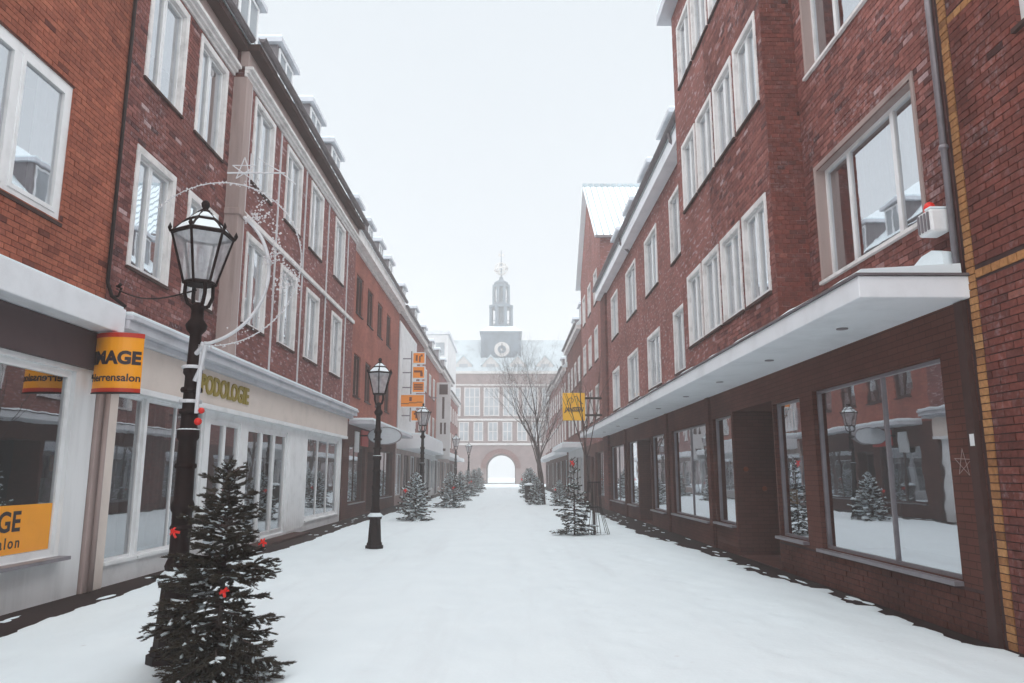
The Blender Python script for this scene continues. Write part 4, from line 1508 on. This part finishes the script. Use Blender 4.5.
def hall_window(xa, xb, za, zb, nc, nr):
    m = MB()
    m.box(xa, xb, HY - 0.03, HY, za, zb)
    o = obj('window', m, 'far_glass', b)
    m = MB()
    for i in range(nc + 1):
        x = xa + (xb - xa) * i / nc
        m.box(x - 0.07, x + 0.07, HY - 0.09, HY - 0.03, za - 0.07, zb + 0.07)
    for j in range(nr + 1):
        z = za + (zb - za) * j / nr
        m.box(xa, xb, HY - 0.08, HY - 0.03, z - 0.06, z + 0.06)
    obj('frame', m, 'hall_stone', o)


for i in range(12):
    xa = -8.9 + 2.05 * i
    hall_window(xa, xa + 1.25, 6.1, 8.7, 2, 2)
for i in range(9):
    xa = -8.9 + 2.75 * i
    hall_window(xa, xa + 2.1, 9.7, 13.7, 3, 3)
# dormer gables on the eaves
for i in range(6):
    xa = -7.6 + 3.9 * i
    m = MB()
    m.poly([(xa, HY + 0.3, 16.1), (xa + 2.4, HY + 0.3, 16.1), (xa + 2.4, HY + 0.3, 17.2), (xa + 1.2, HY + 0.3, 18.5), (xa, HY + 0.3, 17.2)])
    m.quad((xa, HY + 0.3, 16.1), (xa, HY + 0.3, 17.2), (xa, HY + 5, 17.2), (xa, HY + 5, 16.1))
    m.quad((xa + 2.4, HY + 0.3, 16.1), (xa + 2.4, HY + 0.3, 17.2), (xa + 2.4, HY + 5, 17.2), (xa + 2.4, HY + 5, 16.1))
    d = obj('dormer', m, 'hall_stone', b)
    m = MB()
    for sa in (-1, 1):
        m.hexa([(xa + 1.2 + sa * 1.4, HY + 0.1, 16.95), (xa + 1.2, HY + 0.1, 18.48), (xa + 1.2, HY + 6, 18.48), (xa + 1.2 + sa * 1.4, HY + 6, 16.95),
                (xa + 1.2 + sa * 1.4, HY + 0.1, 17.1), (xa + 1.2, HY + 0.1, 18.7), (xa + 1.2, HY + 6, 18.7), (xa + 1.2 + sa * 1.4, HY + 6, 17.1)])
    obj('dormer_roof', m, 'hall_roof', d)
    m = MB()
    m.box(xa + 0.6, xa + 1.8, HY + 0.24, HY + 0.3, 16.4, 17.3)
    obj('window', m, 'far_glass', d)
m = MB()
m.hexa([(x0 - 0.3, HY - 0.3, 16.16), (x1 + 0.3, HY - 0.3, 16.16), (x1 + 0.3, HY + 9.3, 16.16), (x0 - 0.3, HY + 9.3, 16.16),
        (x0 + 0.2, HY + 4.4, 21.6), (x1 - 0.2, HY + 4.4, 21.6), (x1 - 0.2, HY + 4.6, 21.6), (x0 + 0.2, HY + 4.6, 21.6)])
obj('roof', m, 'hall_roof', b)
# tower
TX, TY = -1.05, HY + 4.3
m = MB()
m.box(TX - 2.95, TX + 2.95, TY - 2.6, TY + 2.6, 15, 22.2)
m.box(TX - 3.1, TX + 3.1, TY - 2.75, TY + 2.75, 22.202, 22.5)
for i in range(9):
    m.box(TX - 2.9 + 0.7 * i, TX - 2.7 + 0.7 * i, TY - 2.66, TY - 2.6, 17.0, 22.0)
tw = obj('tower', m, 'slate', b)
m = MB()
m.hexa([(TX - 3.1, TY - 2.75, 22.502), (TX + 3.1, TY - 2.75, 22.502), (TX + 3.1, TY + 2.75, 22.502), (TX - 3.1, TY + 2.75, 22.502),
        (TX - 1.9, TY - 1.7, 23.4), (TX + 1.9, TY - 1.7, 23.4), (TX + 1.9, TY + 1.7, 23.4), (TX - 1.9, TY + 1.7, 23.4)])
obj('tower_skirt', m, 'snow', tw)


def disc(cx, cz, y, r0, r1, mat, name, th=0.06, n=24):
    m = MB()
    for i in range(n):
        a0, a1 = 2 * pi * i / n, 2 * pi * (i + 1) / n
        f = lambda a, r, yy: (cx + r * cos(a), yy, cz + r * sin(a))
        m.hexa([f(a0, r0, y - th), f(a1, r0, y - th), f(a1, r0, y), f(a0, r0, y), f(a0, r1, y - th), f(a1, r1, y - th), f(a1, r1, y), f(a0, r1, y)])
    return obj(name, m, mat, tw)


disc(TX + 0.15, 19.7, TY - 2.66, 0.62, 1.12, 'hall_stone', 'clock_ring', 0.10)
disc(TX + 0.15, 19.7, TY - 2.66, 0.0, 0.62, 'slate', 'clock_face', 0.06)
disc(TX + 0.15, 19.7, TY - 2.74, 0.0, 0.2, 'hall_stone', 'clock_hub', 0.04)
m = MB()
m.box(TX + 0.10, TX + 0.20, TY - 2.82, TY - 2.78, 19.7, 20.6)
m.box(TX + 0.15, TX + 0.75, TY - 2.82, TY - 2.78, 19.66, 19.76)
obj('clock_hands', m, 'ink', tw)


def lantern(z0, z1, r, rc, n=8, mat='slate'):
    m = MB()
    m.lathe([(r * 1.12, z0), (r * 1.12, z0 + 0.35), (r * 1.0, z0 + 0.4)], 8, (TX, TY), rot=pi / 8)
    for i in range(n):
        a = 2 * pi * i / n + pi / 8
        m.tube([(TX + r * 0.94 * cos(a), TY + r * 0.94 * sin(a), z0 + 0.3), (TX + r * 0.94 * cos(a), TY + r * 0.94 * sin(a), z1 - 0.3)], rc, 6)
    m.lathe([(r * 1.0, z1 - 0.4), (r * 1.14, z1 - 0.3), (r * 1.14, z1), (r * 0.9, z1 + 0.1)], 8, (TX, TY), rot=pi / 8)
    m.lathe([(r * 0.42, z0 + 0.4), (r * 0.42, z1 - 0.4)], 8, (TX, TY))
    for i in range(8):
        a0, a1 = 2 * pi * i / 8 + pi / 8, 2 * pi * (i + 1) / 8 + pi / 8
        m.tube([(TX + r * cos(a0), TY + r * sin(a0), z0 + 1.0), (TX + r * cos(a1), TY + r * sin(a1), z0 + 1.0)], 0.06, 4)
    obj('lantern', m, mat, tw)


lantern(23.4, 26.9, 1.72, 0.27)
lantern(26.95, 30.2, 1.25, 0.24)
m = MB()
m.lathe([(1.15, 30.3), (1.05, 30.7), (0.5, 31.0), (0.28, 31.3), (0.32, 31.5), (0.1, 31.7), (0.07, 35.6), (0.03, 36.0)], 10, (TX, TY))
obj('spire', m, 'slate', tw, smooth=True)
m = MB()
for k in range(3):
    ring = []
    for i in range(25):
        a = 2 * pi * i / 24
        q = Vector((0.95 * cos(a), 0, 0.95 * sin(a)))
        q = Matrix.Rotation(k * pi / 3, 3, 'Z') @ q
        ring.append((TX + q.x, TY + q.y, 32.9 + q.z))
    m.tube(ring, 0.10, 5)
ring = [(TX + 0.98 * cos(2 * pi * i / 24), TY + 0.98 * sin(2 * pi * i / 24), 32.9 + 0.25 * cos(2 * pi * i / 24)) for i in range(25)]
m.tube(ring, 0.15, 5)
obj('globe', m, 'hall_stone', tw)
m = MB()
m.box(TX - 0.45, TX + 0.45, TY - 0.03, TY + 0.03, 34.9, 35.4)
obj('weathervane', m, 'hall_stone', tw)


# the hall stands 130 m off: everything above was laid out at 105 m
b.location = (-1 * 130 / 105, 130, 0)
b.scale = (130 / 105, 130 / 105, 1.21)

# ================================================================== STREET LAMPS
def make_lamp(label):
    t = thing('street_lamp', (0, 0, 0), label, 'street lamp', 'street lamps down the left side of the street')
    m = MB()
    for (w0, w1, z0, z1) in ((0.19, 0.19, 0.0, 0.10), (0.165, 0.16, 0.10, 0.16), (0.145, 0.115, 0.16, 0.66), (0.135, 0.15, 0.66, 0.72), (0.15, 0.10, 0.72, 0.80)):
        m.lathe([(w0 * 1.08, z0 + 0.0005), (w1 * 1.08, z1)], 8, rot=pi / 8)
    obj('pedestal', m, 'iron', t, True)
    m = MB()
    m.lathe([(0.10, 0.78), (0.115, 0.84), (0.085, 0.92), (0.085, 1.30), (0.10, 1.33), (0.10, 1.38), (0.082, 1.42), (0.078, 1.95), (0.098, 1.98), (0.098, 2.05), (0.074, 2.08), (0.066, 2.55), (0.085, 2.58), (0.085, 2.63), (0.060, 2.66),
             (0.052, 2.95), (0.085, 2.99), (0.10, 3.04), (0.06, 3.10), (0.055, 3.18), (0.075, 3.22), (0.03, 3.26)], 16)
    obj('column', m, 'iron', t, True, smooth=True)
    for z in (0.9, 1.15, 1.7, 2.2, 2.4):
        m = MB()
        m.lathe([(0.090, z), (0.098, z + 0.02), (0.090, z + 0.045)], 12)
        obj('column_ring', m, 'iron', t, True)
    # forked arms
    for k in range(4):
        a = pi / 4 + k * pi / 2
        m = MB()
        m.tube([(0.03 * cos(a), 0.03 * sin(a), 3.20), (0.10 * cos(a), 0.10 * sin(a), 3.24), (0.135 * cos(a), 0.135 * sin(a), 3.33), (0.13 * cos(a), 0.13 * sin(a), 3.45)], 0.018, 6)
        obj('fork_arm', m, 'iron', t, True)
    # hexagonal lantern
    Z0, Z1, R0, R1 = 3.45, 3.93, 0.145, 0.280
    hx = lambda r, z, i: (r * cos(i * pi / 3 + pi / 6), r * sin(i * pi / 3 + pi / 6), z)
    m = MB()
    for i in range(6):
        m.tube([hx(R0, Z0, i), hx(R1, Z1, i)], 0.013, 5)
        m.tube([hx(R0, Z0, i), hx(R0, Z0, i + 1)], 0.018, 5)
        m.tube([hx(R1, Z1, i), hx(R1, Z1, i + 1)], 0.022, 5)
        m.tube([hx(R1, Z1, i), hx(0.15, 4.07, i)], 0.014, 5)
        m.tube([hx(0.15, 4.07, i), hx(0.15, 4.07, i + 1)], 0.015, 5)
        m.tube([hx(0.15, 4.07, i), hx(0.05, 4.17, i)], 0.010, 5)
        c = hx(R1 + 0.02, Z1 + 0.035, i)
        m.blob(c, (0.022, 0.022, 0.05))
    m.lathe([(R0 * 0.95, Z0 - 0.02), (R0 * 0.95, Z0)], 6, rot=pi / 6)
    fr_ = obj('lantern_frame', m, 'iron', t, True)
    m = MB()
    m.lathe([(0.06, 4.15), (0.05, 4.18), (0.025, 4.20), (0.038, 4.225), (0.042, 4.25), (0.03, 4.275), (0.008, 4.29)], 10)
    obj('finial', m, 'iron', t, True, smooth=True)
    for i in range(6):
        m = MB()
        m.quad(hx(R0, Z0 + 0.015, i), hx(R0, Z0 + 0.015, i + 1), hx(R1 - 0.008, Z1 - 0.02, i + 1), hx(R1 - 0.008, Z1 - 0.02, i))
        obj('pane', m, 'lamp_glass', fr_, True)
    m = MB()
    m.lathe([(R1 - 0.03, Z1 - 0.004), (R1 - 0.035, Z1 + 0.006), (0.15, 4.06), (0.05, 4.16)], 6, rot=pi / 6)
    obj('hood', m, 'white', fr_, True)
    m = MB()
    m.lathe([(R1 - 0.012, Z1 + 0.016), (R1 - 0.02, Z1 + 0.03), (0.21, Z1 + 0.088), (0.148, 4.062)], 6, rot=pi / 6)
    obj('snow_cap', m, 'snow', t, True)
    m = MB()
    m.lathe([(0.138, 4.084), (0.13, 4.10), (0.09, 4.135), (0.045, 4.165)], 12)
    obj('snow_cap', m, 'snow', t, True, smooth=True)
    for pr in ([(0.172, 0.718), (0.168, 0.745), (0.11, 0.80), (0.09, 0.81)], [(0.099, 2.052), (0.096, 2.058), (0.08, 2.066)]):
        m = MB()
        m.lathe(pr, 14)
        obj('snow_ledge', m, 'snow', t, True, smooth=True)
    m = MB()
    m.lathe([(0.03, 3.47), (0.022, 3.50), (0.022, 3.62), (0.035, 3.64), (0.04, 3.74), (0.02, 3.80)], 10)
    obj('burner', m, 'tubing', t, True, smooth=True)
    return t


lamp = make_lamp('black lantern street lamp beside the near Christmas tree, nearest of all lamps')
lamp.location = (-2.96, 6.91, 0)
for (x, y, lb) in ((-2.95, 16.9, 'black lantern street lamp standing alone in the snow before the oval sign'),
                   (-3.2, 28.0, 'snow capped street lamp behind the snowy tree near the orange signs'),
                   (-3.45, 49.5, 'hazy street lamp far down the left before the white banner'),
                   (-3.3, 63.0, 'faintest farthest street lamp on the left')):
    c = copy_tree(lamp)
    c.location = (x, y, 0)
    c.rotation_euler = (0, 0, rnd.uniform(-0.2, 0.2))
    c['label'] = lb

# ---- crescent moon light decoration clamped to the near lamp
dc = thing('moon_decoration', (-2.86, 6.88, 2.2), 'wire crescent moon light decoration clamped to the near lamp', 'decoration')
DCX, DCZ, DR, DY = -2.76, 3.62, 0.80, 6.78
arc = lambda cx, cz, r, a0, a1, n, y=DY: [(cx + r * cos(radians(a0 + (a1 - a0) * i / n)), y, cz + r * sin(radians(a0 + (a1 - a0) * i / n))) for i in range(n + 1)]
m = MB()
m.tube(arc(DCX, DCZ, DR, 138, -98, 44), 0.005, 6)
obj('outer_arc', m, 'tubing', dc, smooth=True)
m = MB()
m.tube(arc(DCX - 0.20, DCZ - 0.10, 0.70, 52, -78, 26), 0.017, 8)
obj('inner_arc', m, 'tubing', dc, smooth=True)
m = MB()
m.tube([(-2.86, 6.84, 2.86), (-2.87, 6.84, 2.2)], 0.020, 8)
m.tube([(-2.92, 6.86, 2.76), (-2.84, 6.80, 2.82), (-2.80, 6.78, 2.86), (-2.86, 6.84, 2.62), (-2.91, 6.85, 2.5)], 0.022, 6)
for z in (2.30, 2.62):
    m.lathe([(0.10, z), (0.104, z + 0.015), (0.10, z + 0.03)], 12, (-2.96, 6.91))
obj('clamp_pole', m, 'tubing', dc)
m = MB()
rr = random.Random(5)
for p in arc(DCX, DCZ, DR, 138, -98, 120):
    m.blob((p[0] + rr.uniform(-.012, .012), p[1], p[2] + rr.uniform(-.018, .012)), rr.uniform(0.007, 0.014))
for k in range(26):                                       # bulbs strung between the two arcs
    a = radians(rr.uniform(-85, 60))
    r_ = rr.uniform(0.62, 0.80)
    m.blob((DCX + r_ * cos(a), DY, DCZ + r_ * sin(a)), rr.uniform(0.006, 0.011))
tag(obj('light_bulbs', m, 'bulb', dc), kind='stuff')
# star with spiral trail
m = MB()
SXc, SZc = -2.56, 4.56
m.tube([(-2.72, DY, SZc - 0.04), (-2.16, DY, SZc - 0.04)], 0.009, 6)
for k in range(5):
    a0, a1 = radians(90 + 144 * k), radians(90 + 144 * (k + 1))
    m.tube([(SXc + 0.12 * cos(a0), DY, SZc + 0.12 * sin(a0)), (SXc + 0.12 * cos(a1), DY, SZc + 0.12 * sin(a1))], 0.005, 5)
m.tube([(-2.50, DY, 4.40), (-2.50, DY, 4.72), (-2.36, DY, 4.62), (-2.22, DY, 4.54), (-2.05, DY, 4.40)], 0.006, 5)
obj('star_frame', m, 'tubing', dc)
m = MB()
for k in range(260):
    t_ = k / 260
    a = t_ * 15
    cx = -2.50 + 0.42 * t_ + 0.09 * sin(a)
    cz = 4.36 - 0.95 * t_ + 0.10 * cos(a)
    m.blob((cx + rr.uniform(-.05, .05), DY + rr.uniform(-.05, .05), cz + rr.uniform(-.05, .05)), rr.uniform(0.006, 0.014))
for k in range(60):
    m.blob((-2.12 + rr.gauss(0, .05), DY + rr.gauss(0, .03), 3.42 + rr.gauss(0, .07)), rr.uniform(0.006, 0.013))
tag(obj('bulb_garland', m, 'bulb', dc), kind='stuff')
ball = lambda r_, z: [(r_ * sin(pi * k / 8) + 0.0005, z - r_ * cos(pi * k / 8)) for k in range(9)]
m = MB()
m.lathe(ball(0.034, 2.12), 12, (-2.82, 6.77))
obj('red_bauble', m, 'red', dc, smooth=True)
m = MB()
m.lathe(ball(0.028, 2.22), 12, (-2.80, 6.78))
obj('red_bauble', m, 'red', dc, smooth=True)

# ================================================================== TREES
def conifer_meshes(H, L, seed, nb, ntw, nn, nlen, snow, droop=0.25, gaps=0.0, nwid=0.0035, shape=0.75, ragged=0.28, clump=1.0):
    r = random.Random(seed)
    trunk = MB()
    trunk.tube([(0, 0, 0), (0.01, 0.01, H * 0.5), (0, 0, H * 0.97)], [0.028, 0.018, 0.004], 7)
    fo = MB()
    fo.tone = []
    wood = MB()
    sn_ = MB()

    def needle_twig(p, d, ln, tone):
        """brush of needles around a short shoot"""
        side = d.cross(Vector((0, 0, 1)))
        if side.length < 1e-4: side = Vector((1, 0, 0))
        side.normalize()
        upv = side.cross(d).normalized()
        q0, q1 = p, p + d * ln
        n0 = len(fo.v)
        for k in range(nn):
            t = (k + r.random()) / nn
            b0 = q0.lerp(q1, t)
            a = r.uniform(-0.5, pi + 0.5)
            out = side * cos(a) + upv * sin(a) * 0.7
            tip = b0 + (out * 0.8 + d * 0.75).normalized() * nlen * r.uniform(0.7, 1.15)
            wv = d.cross(out).normalized() * nwid + d * nwid
            n = len(fo.v)
            fo.v += [tuple(b0 - wv), tuple(b0 + wv), tuple(tip)]
            fo.f.append((n, n + 1, n + 2))
            fo.mi.append(0)
            fo.tone.append(min(1, max(0, tone + r.uniform(-0.2, 0.25))))

    def snow_on(p, d, ln, sc):
        s_ = d.cross(Vector((0, 0, 1)))
        if s_.length < 1e-3: return
        s_.normalize()
        seg = 4
        ring = []
        n = len(sn_.v)
        for i in range(seg + 1):
            t = i / seg
            wd = sc * (0.35 + 0.65 * sin(pi * (0.1 + 0.8 * t))) * r.uniform(0.7, 1.2)
            c = p + d * ln * t + Vector((0, 0, sc * 0.35))
            sn_.v += [tuple(c - s_ * wd - Vector((0, 0, sc * 0.4))), tuple(c + Vector((0, 0, wd * 0.55))), tuple(c + s_ * wd - Vector((0, 0, sc * 0.4)))]
        for i in range(seg):
            k = n + 3 * i
            sn_.f += [(k, k + 1, k + 4, k + 3), (k + 1, k + 2, k + 5, k + 4), (k + 2, k, k + 3, k + 5)]
            sn_.mi += [0, 0, 0]
        sn_.f += [(n, n + 2, n + 1), (n + 3 * seg, n + 3 * seg + 1, n + 3 * seg + 2)]
        sn_.mi += [0, 0]

    for i in range(nb):
        t = (i + r.random() * 0.8) / nb
        z = H * (0.05 + 0.90 * t)
        bl = L * ((1 - t) ** shape) * r.uniform(1 - ragged, 1.12 + ragged * 0.3) + 0.06
        if gaps and r.random() < gaps * t: continue
        az = i * 2.399 + r.uniform(-0.35, 0.35)
        d = Vector((cos(az), sin(az), 0.10 + 0.5 * t - droop * (1 - t)))
        d.normalize()
        pts, p = [], Vector((0, 0, z))
        seg = 6
        dd = d.copy()
        for k in range(seg + 1):
            pts.append(p.copy())
            p = p + dd * (bl / seg)
            dd.z += 0.05 * (1 if k > 2 else -0.5)
            dd.normalize()
        wood.tube(pts, [0.010 * (1 - k / (seg + 1)) + 0.002 for k in range(seg + 1)], 4)
        tone = r.uniform(0.15, 0.6)
        m_ = max(3, int(ntw * bl / L))
        for k in range(m_):
            f = 0.18 + 0.82 * (k + r.random() * 0.5) / m_
            fi = min(seg - 1, int(f * seg))
            q = pts[fi].lerp(pts[fi + 1], f * seg - fi)
            dirb = (pts[fi + 1] - pts[fi]).normalized()
            sd = 1 if k % 2 else -1
            sv = dirb.cross(Vector((0, 0, 1))).normalized() * sd
            ln = bl * (0.27 * (1 - f) + 0.16) * r.uniform(0.6, 1.2)
            td = (dirb * 0.75 + sv * 0.75 + Vector((0, 0, r.uniform(-0.30, 0.30) - droop * 0.8 * r.random()))).normalized()
            needle_twig(q, td, ln, tone)
            if ln > 0.10 * L:                                  # a second order of shoots
                for h in (0.3, 0.55, 0.8):
                    td2 = (td + dirb * 0.6 * (1 if r.random() < .5 else -0.3)).normalized()
                    needle_twig(q + td * ln * h, td2, ln * 0.5, tone)
            if r.random() < snow: snow_on(q, td, ln * r.uniform(0.5, 0.95), r.uniform(0.010, 0.02) * clump * (1.0 + snow))
        needle_twig(pts[-2], (pts[-1] - pts[-2]).normalized(), bl * 0.22, tone)
        if r.random() < snow:
            a_ = r.randint(1, 4)
            snow_on(pts[a_], (pts[a_ + 1] - pts[a_]).normalized(), bl * 0.3, 0.016 * clump * (1 + snow))
    for k in range(7):
        needle_twig(Vector((0, 0, H * (0.84 + 0.022 * k))), Vector((cos(k * 2), sin(k * 2), 1.1)).normalized(), 0.08 * H / 2, 0.4)
    fo_w = len(wood.f)
    return trunk, wood, fo, sn_


def bow(c, s, parent, mat='red'):
    """crumpled ribbon knot: a few bent strips around a knot"""
    r = random.Random(int(abs(c[0] * 1000 + c[2] * 77)))
    m = MB()
    x, y, z = c
    for k in range(5):
        a = 2 * pi * k / 5 + r.uniform(-.4, .4)
        ln, wd = s * r.uniform(0.8, 1.35), s * r.uniform(0.28, 0.45)
        dx, dz = cos(a), sin(a)
        pts = [(0, 0), (0.5, r.uniform(0.15, 0.5)), (1.0, r.uniform(-0.3, 0.2))]
        for (t0, o0), (t1, o1) in zip(pts, pts[1:]):
            p0 = Vector((x + dx * ln * t0, y - s * o0, z + dz * ln * t0 - s * 0.3 * t0))
            p1 = Vector((x + dx * ln * t1, y - s * o1, z + dz * ln * t1 - s * 0.3 * t1))
            n_ = Vector((-dz, 0.2, dx)).normalized() * wd * 0.6
            e = Vector((0, 0.006, 0))
            m.hexa([tuple(q) for q in (p0 - n_, p1 - n_, p1 - n_ + e, p0 - n_ + e, p0 + n_, p1 + n_, p1 + n_ + e, p0 + n_ + e)])
    m.blob((x, y - 0.2 * s, z), 0.35 * s)
    return obj('bow', m, mat, parent, True)


def conifer(label, loc, H, L, seed, nb, ntw, nn, nlen, snow, rz=0.0, bows=(), **kw):
    t = thing('christmas_tree', loc, label, 'christmas tree', 'small conifers set out along the street', rz)
    tr, wd, fo, sn_ = conifer_meshes(H, L, seed, nb, ntw, nn, nlen, snow, **kw)
    obj('trunk', tr, 'bark', t, True, smooth=True)
    obj('branches', wd, 'bark', t, True)['kind'] = 'stuff'
    obj('foliage', fo, 'needles', t, True)['kind'] = 'stuff'
    if sn_.v: obj('snow_on_branches', sn_, 'snow', t, True, smooth=True)['kind'] = 'stuff'
    for (c, s) in bows: bow(c, s, t)
    return t


conifer('dark green Christmas tree with red bows in front of the near lamp', (-2.38, 6.42, 0.0), 1.80, 0.445, 3, 220, 22, 24, 0.026, 0.14, bows=(((-0.30, -0.30, 1.20), 0.04), ((0.16, -0.36, 0.75), 0.04), ((0.36, -0.1, 1.10), 0.035)), droop=0.34, gaps=0.72, shape=0.42, nwid=0.0032, ragged=0.42)
far1 = conifer('snowy small tree just below the third lamp, left side', (-3.32, 27.1, 0.0), 1.75, 0.68, 8, 80, 12, 12, 0.055, 0.75, bows=(((-0.3, -0.5, 1.1), 0.07),), nwid=0.008, ragged=0.4, clump=2.0)
far2 = conifer('snowy small tree past the third lamp, second of the left row', (-2.85, 37.2, 0.0), 1.8, 0.70, 21, 80, 12, 12, 0.055, 0.75, bows=(((0.2, -0.5, 1.0), 0.07),), nwid=0.008, ragged=0.4, clump=2.0)
right1 = conifer('thin sparse small tree with red bow beside the iron tree guard', (1.80, 20.6, 0.0), 2.1, 0.50, 33, 76, 12, 14, 0.05, 0.50, bows=(((-0.05, -0.12, 1.95), 0.07),), nwid=0.007, gaps=0.55, ragged=0.5, clump=1.6)
for src, (x, y), lb, sc in ((far1, (-2.95, 46.5), 'snowy small tree midway down the left row before the banner', 1.05), (far2, (-3.0, 56.0), 'hazy small tree by the banner sign on the left', 1.1),
                            (far1, (-3.0, 67.0), 'hazy small tree far down the left row', 1.2), (far2, (-3.1, 80.0), 'farthest hazy tree left of the archway', 1.3),
                            (far2, (1.55, 40.8), 'snowy small tree left of the bare tree trunk', 0.85), (far1, (2.65, 39.0), 'snowy small tree right of the bare tree trunk', 0.8),
                            (far1, (1.55, 52.0), 'hazy small tree on the right before the archway', 1.2), (far2, (1.7, 66.0), 'faint distant tree right of the archway', 1.2)):
    c = copy_tree(src)
    c.location = (x, y, 0)
    c.rotation_euler = (0, 0, rnd.uniform(0, 6))
    c.scale = (sc, sc, sc)
    c['label'] = lb

# planter boxes among the right-hand trees
for (x, y, lb) in ((1.25, 43.6, 'dark snow topped litter bin left of the bare tree'),):
    t = thing('litter_bin', (x, y, 0), lb, 'bin')
    m = MB()
    m.lathe([(0.22, 0.0), (0.22, 0.06), (0.26, 0.08), (0.28, 0.95), (0.30, 1.0)], 12)
    obj('body', m, 'iron', t, True)
    m = MB()
    m.lathe([(0.31, 1.002), (0.30, 1.06), (0.18, 1.12), (0.05, 1.14)], 12)
    obj('snow_lid', m, 'snow', t, True, smooth=True)


def bare_tree(label, loc, H, seed, r0, depth, spread, first, cat='tree', snowy=True):
    r = random.Random(seed)
    t = thing('bare_tree', loc, label, cat, 'leafless street trees')
    tr, br, sn_ = MB(), MB(), MB()

    def grow(p, d, ln, rad, lev):
        n = 4
        pts, rs = [p.copy()], [rad]
        dd = d.copy()
        for k in range(n):
            dd = (dd + Vector((r.uniform(-.12, .12), r.uniform(-.12, .12), 0.05))).normalized()
            p = p + dd * ln / n
            pts.append(p.copy())
            rs.append(rad * (1 - 0.42 * (k + 1) / n))
        (tr if lev == 0 else br).tube(pts, rs, 8 if lev == 0 else (5 if lev < 3 else 3), cap=lev < 2)
        if lev >= 2 and snowy and r.random() < 0.8:
            up = Vector((0, 0, rad * 0.9))
            sn_.tube([q + up for q in pts[1:4]], [rad * 0.7] * 3, 3)
        if lev >= depth: return
        m_ = r.choice((3, 4)) if lev < 2 else r.choice((2, 3, 3))
        for k in range(m_):
            f = r.uniform(0.45, 1.0) if lev else r.uniform(0.75, 1.0)
            i = min(n - 1, int(f * n))
            q = pts[i].lerp(pts[i + 1], f * n - i)
            az = 2 * pi * k / m_ + r.uniform(-.6, .6)
            perp = Vector((cos(az), sin(az), 0))
            nd = (dd * 1.0 + perp * spread * r.uniform(0.6, 1.2) + Vector((0, 0, 0.12))).normalized()
            grow(q, nd, ln * r.uniform(0.62, 0.82), rs[i] * 0.62, lev + 1)
        grow(pts[-1], dd, ln * 0.72, rs[-1] * 0.9, lev + 1)

    grow(Vector((0, 0, 0)), Vector((0, 0, 1)), first, r0, 0)
    obj('trunk', tr, 'bark', t, True, smooth=True)
    obj('branches', br, 'bark', t, True)['kind'] = 'stuff'
    if sn_.v: obj('snow_on_branches', sn_, 'snow', t, True)['kind'] = 'stuff'
    return t


bare_tree('large bare tree with spreading crown before the archway', (1.95, 41.0, 0), 9, 4, 0.105, 6, 0.78, 3.0)
bare_tree('second hazy bare tree behind the large one, right of the archway', (2.4, 55.0, 0), 9, 14, 0.12, 4, 0.6, 2.8)
bare_tree('thin young bare tree standing in the iron tree guard', (2.38, 20.9, 0), 5, 9, 0.04, 2, 0.42, 2.2, snowy=False)

tg = thing('tree_guard', (2.38, 20.9, 0), 'flared iron tree guard around the thin young tree', 'tree guard')
for k in range(10):
    a = 2 * pi * k / 10
    m = MB()
    m.tube([(0.42 * cos(a), 0.42 * sin(a), 0.0), (0.20 * cos(a), 0.20 * sin(a), 0.75), (0.17 * cos(a), 0.17 * sin(a), 1.45)], 0.008, 5)
    obj('bar', m, 'iron', tg, True)
for (r_, z) in ((0.41, 0.03), (0.20, 0.75), (0.17, 1.42)):
    m = MB()
    m.tube([(r_ * cos(2 * pi * i / 20), r_ * sin(2 * pi * i / 20), z) for i in range(21)], 0.010, 5)
    obj('hoop', m, 'iron', tg, True)

# ================================================================== WINTER AIR
mb = MB()
mb.box(-150, 150, -70, 340, -1.2, 47)
k = NT('winter_haze')
pv = k.n('ShaderNodeVolumePrincipled', Density=0.0037, Anisotropy=0.2)
pv.inputs['Color'].default_value = (0.97, 0.955, 0.945, 1)
k.l(pv.outputs[0], k.out.inputs['Volume'])
tag(obj('haze', mb, k.m), kind='stuff')
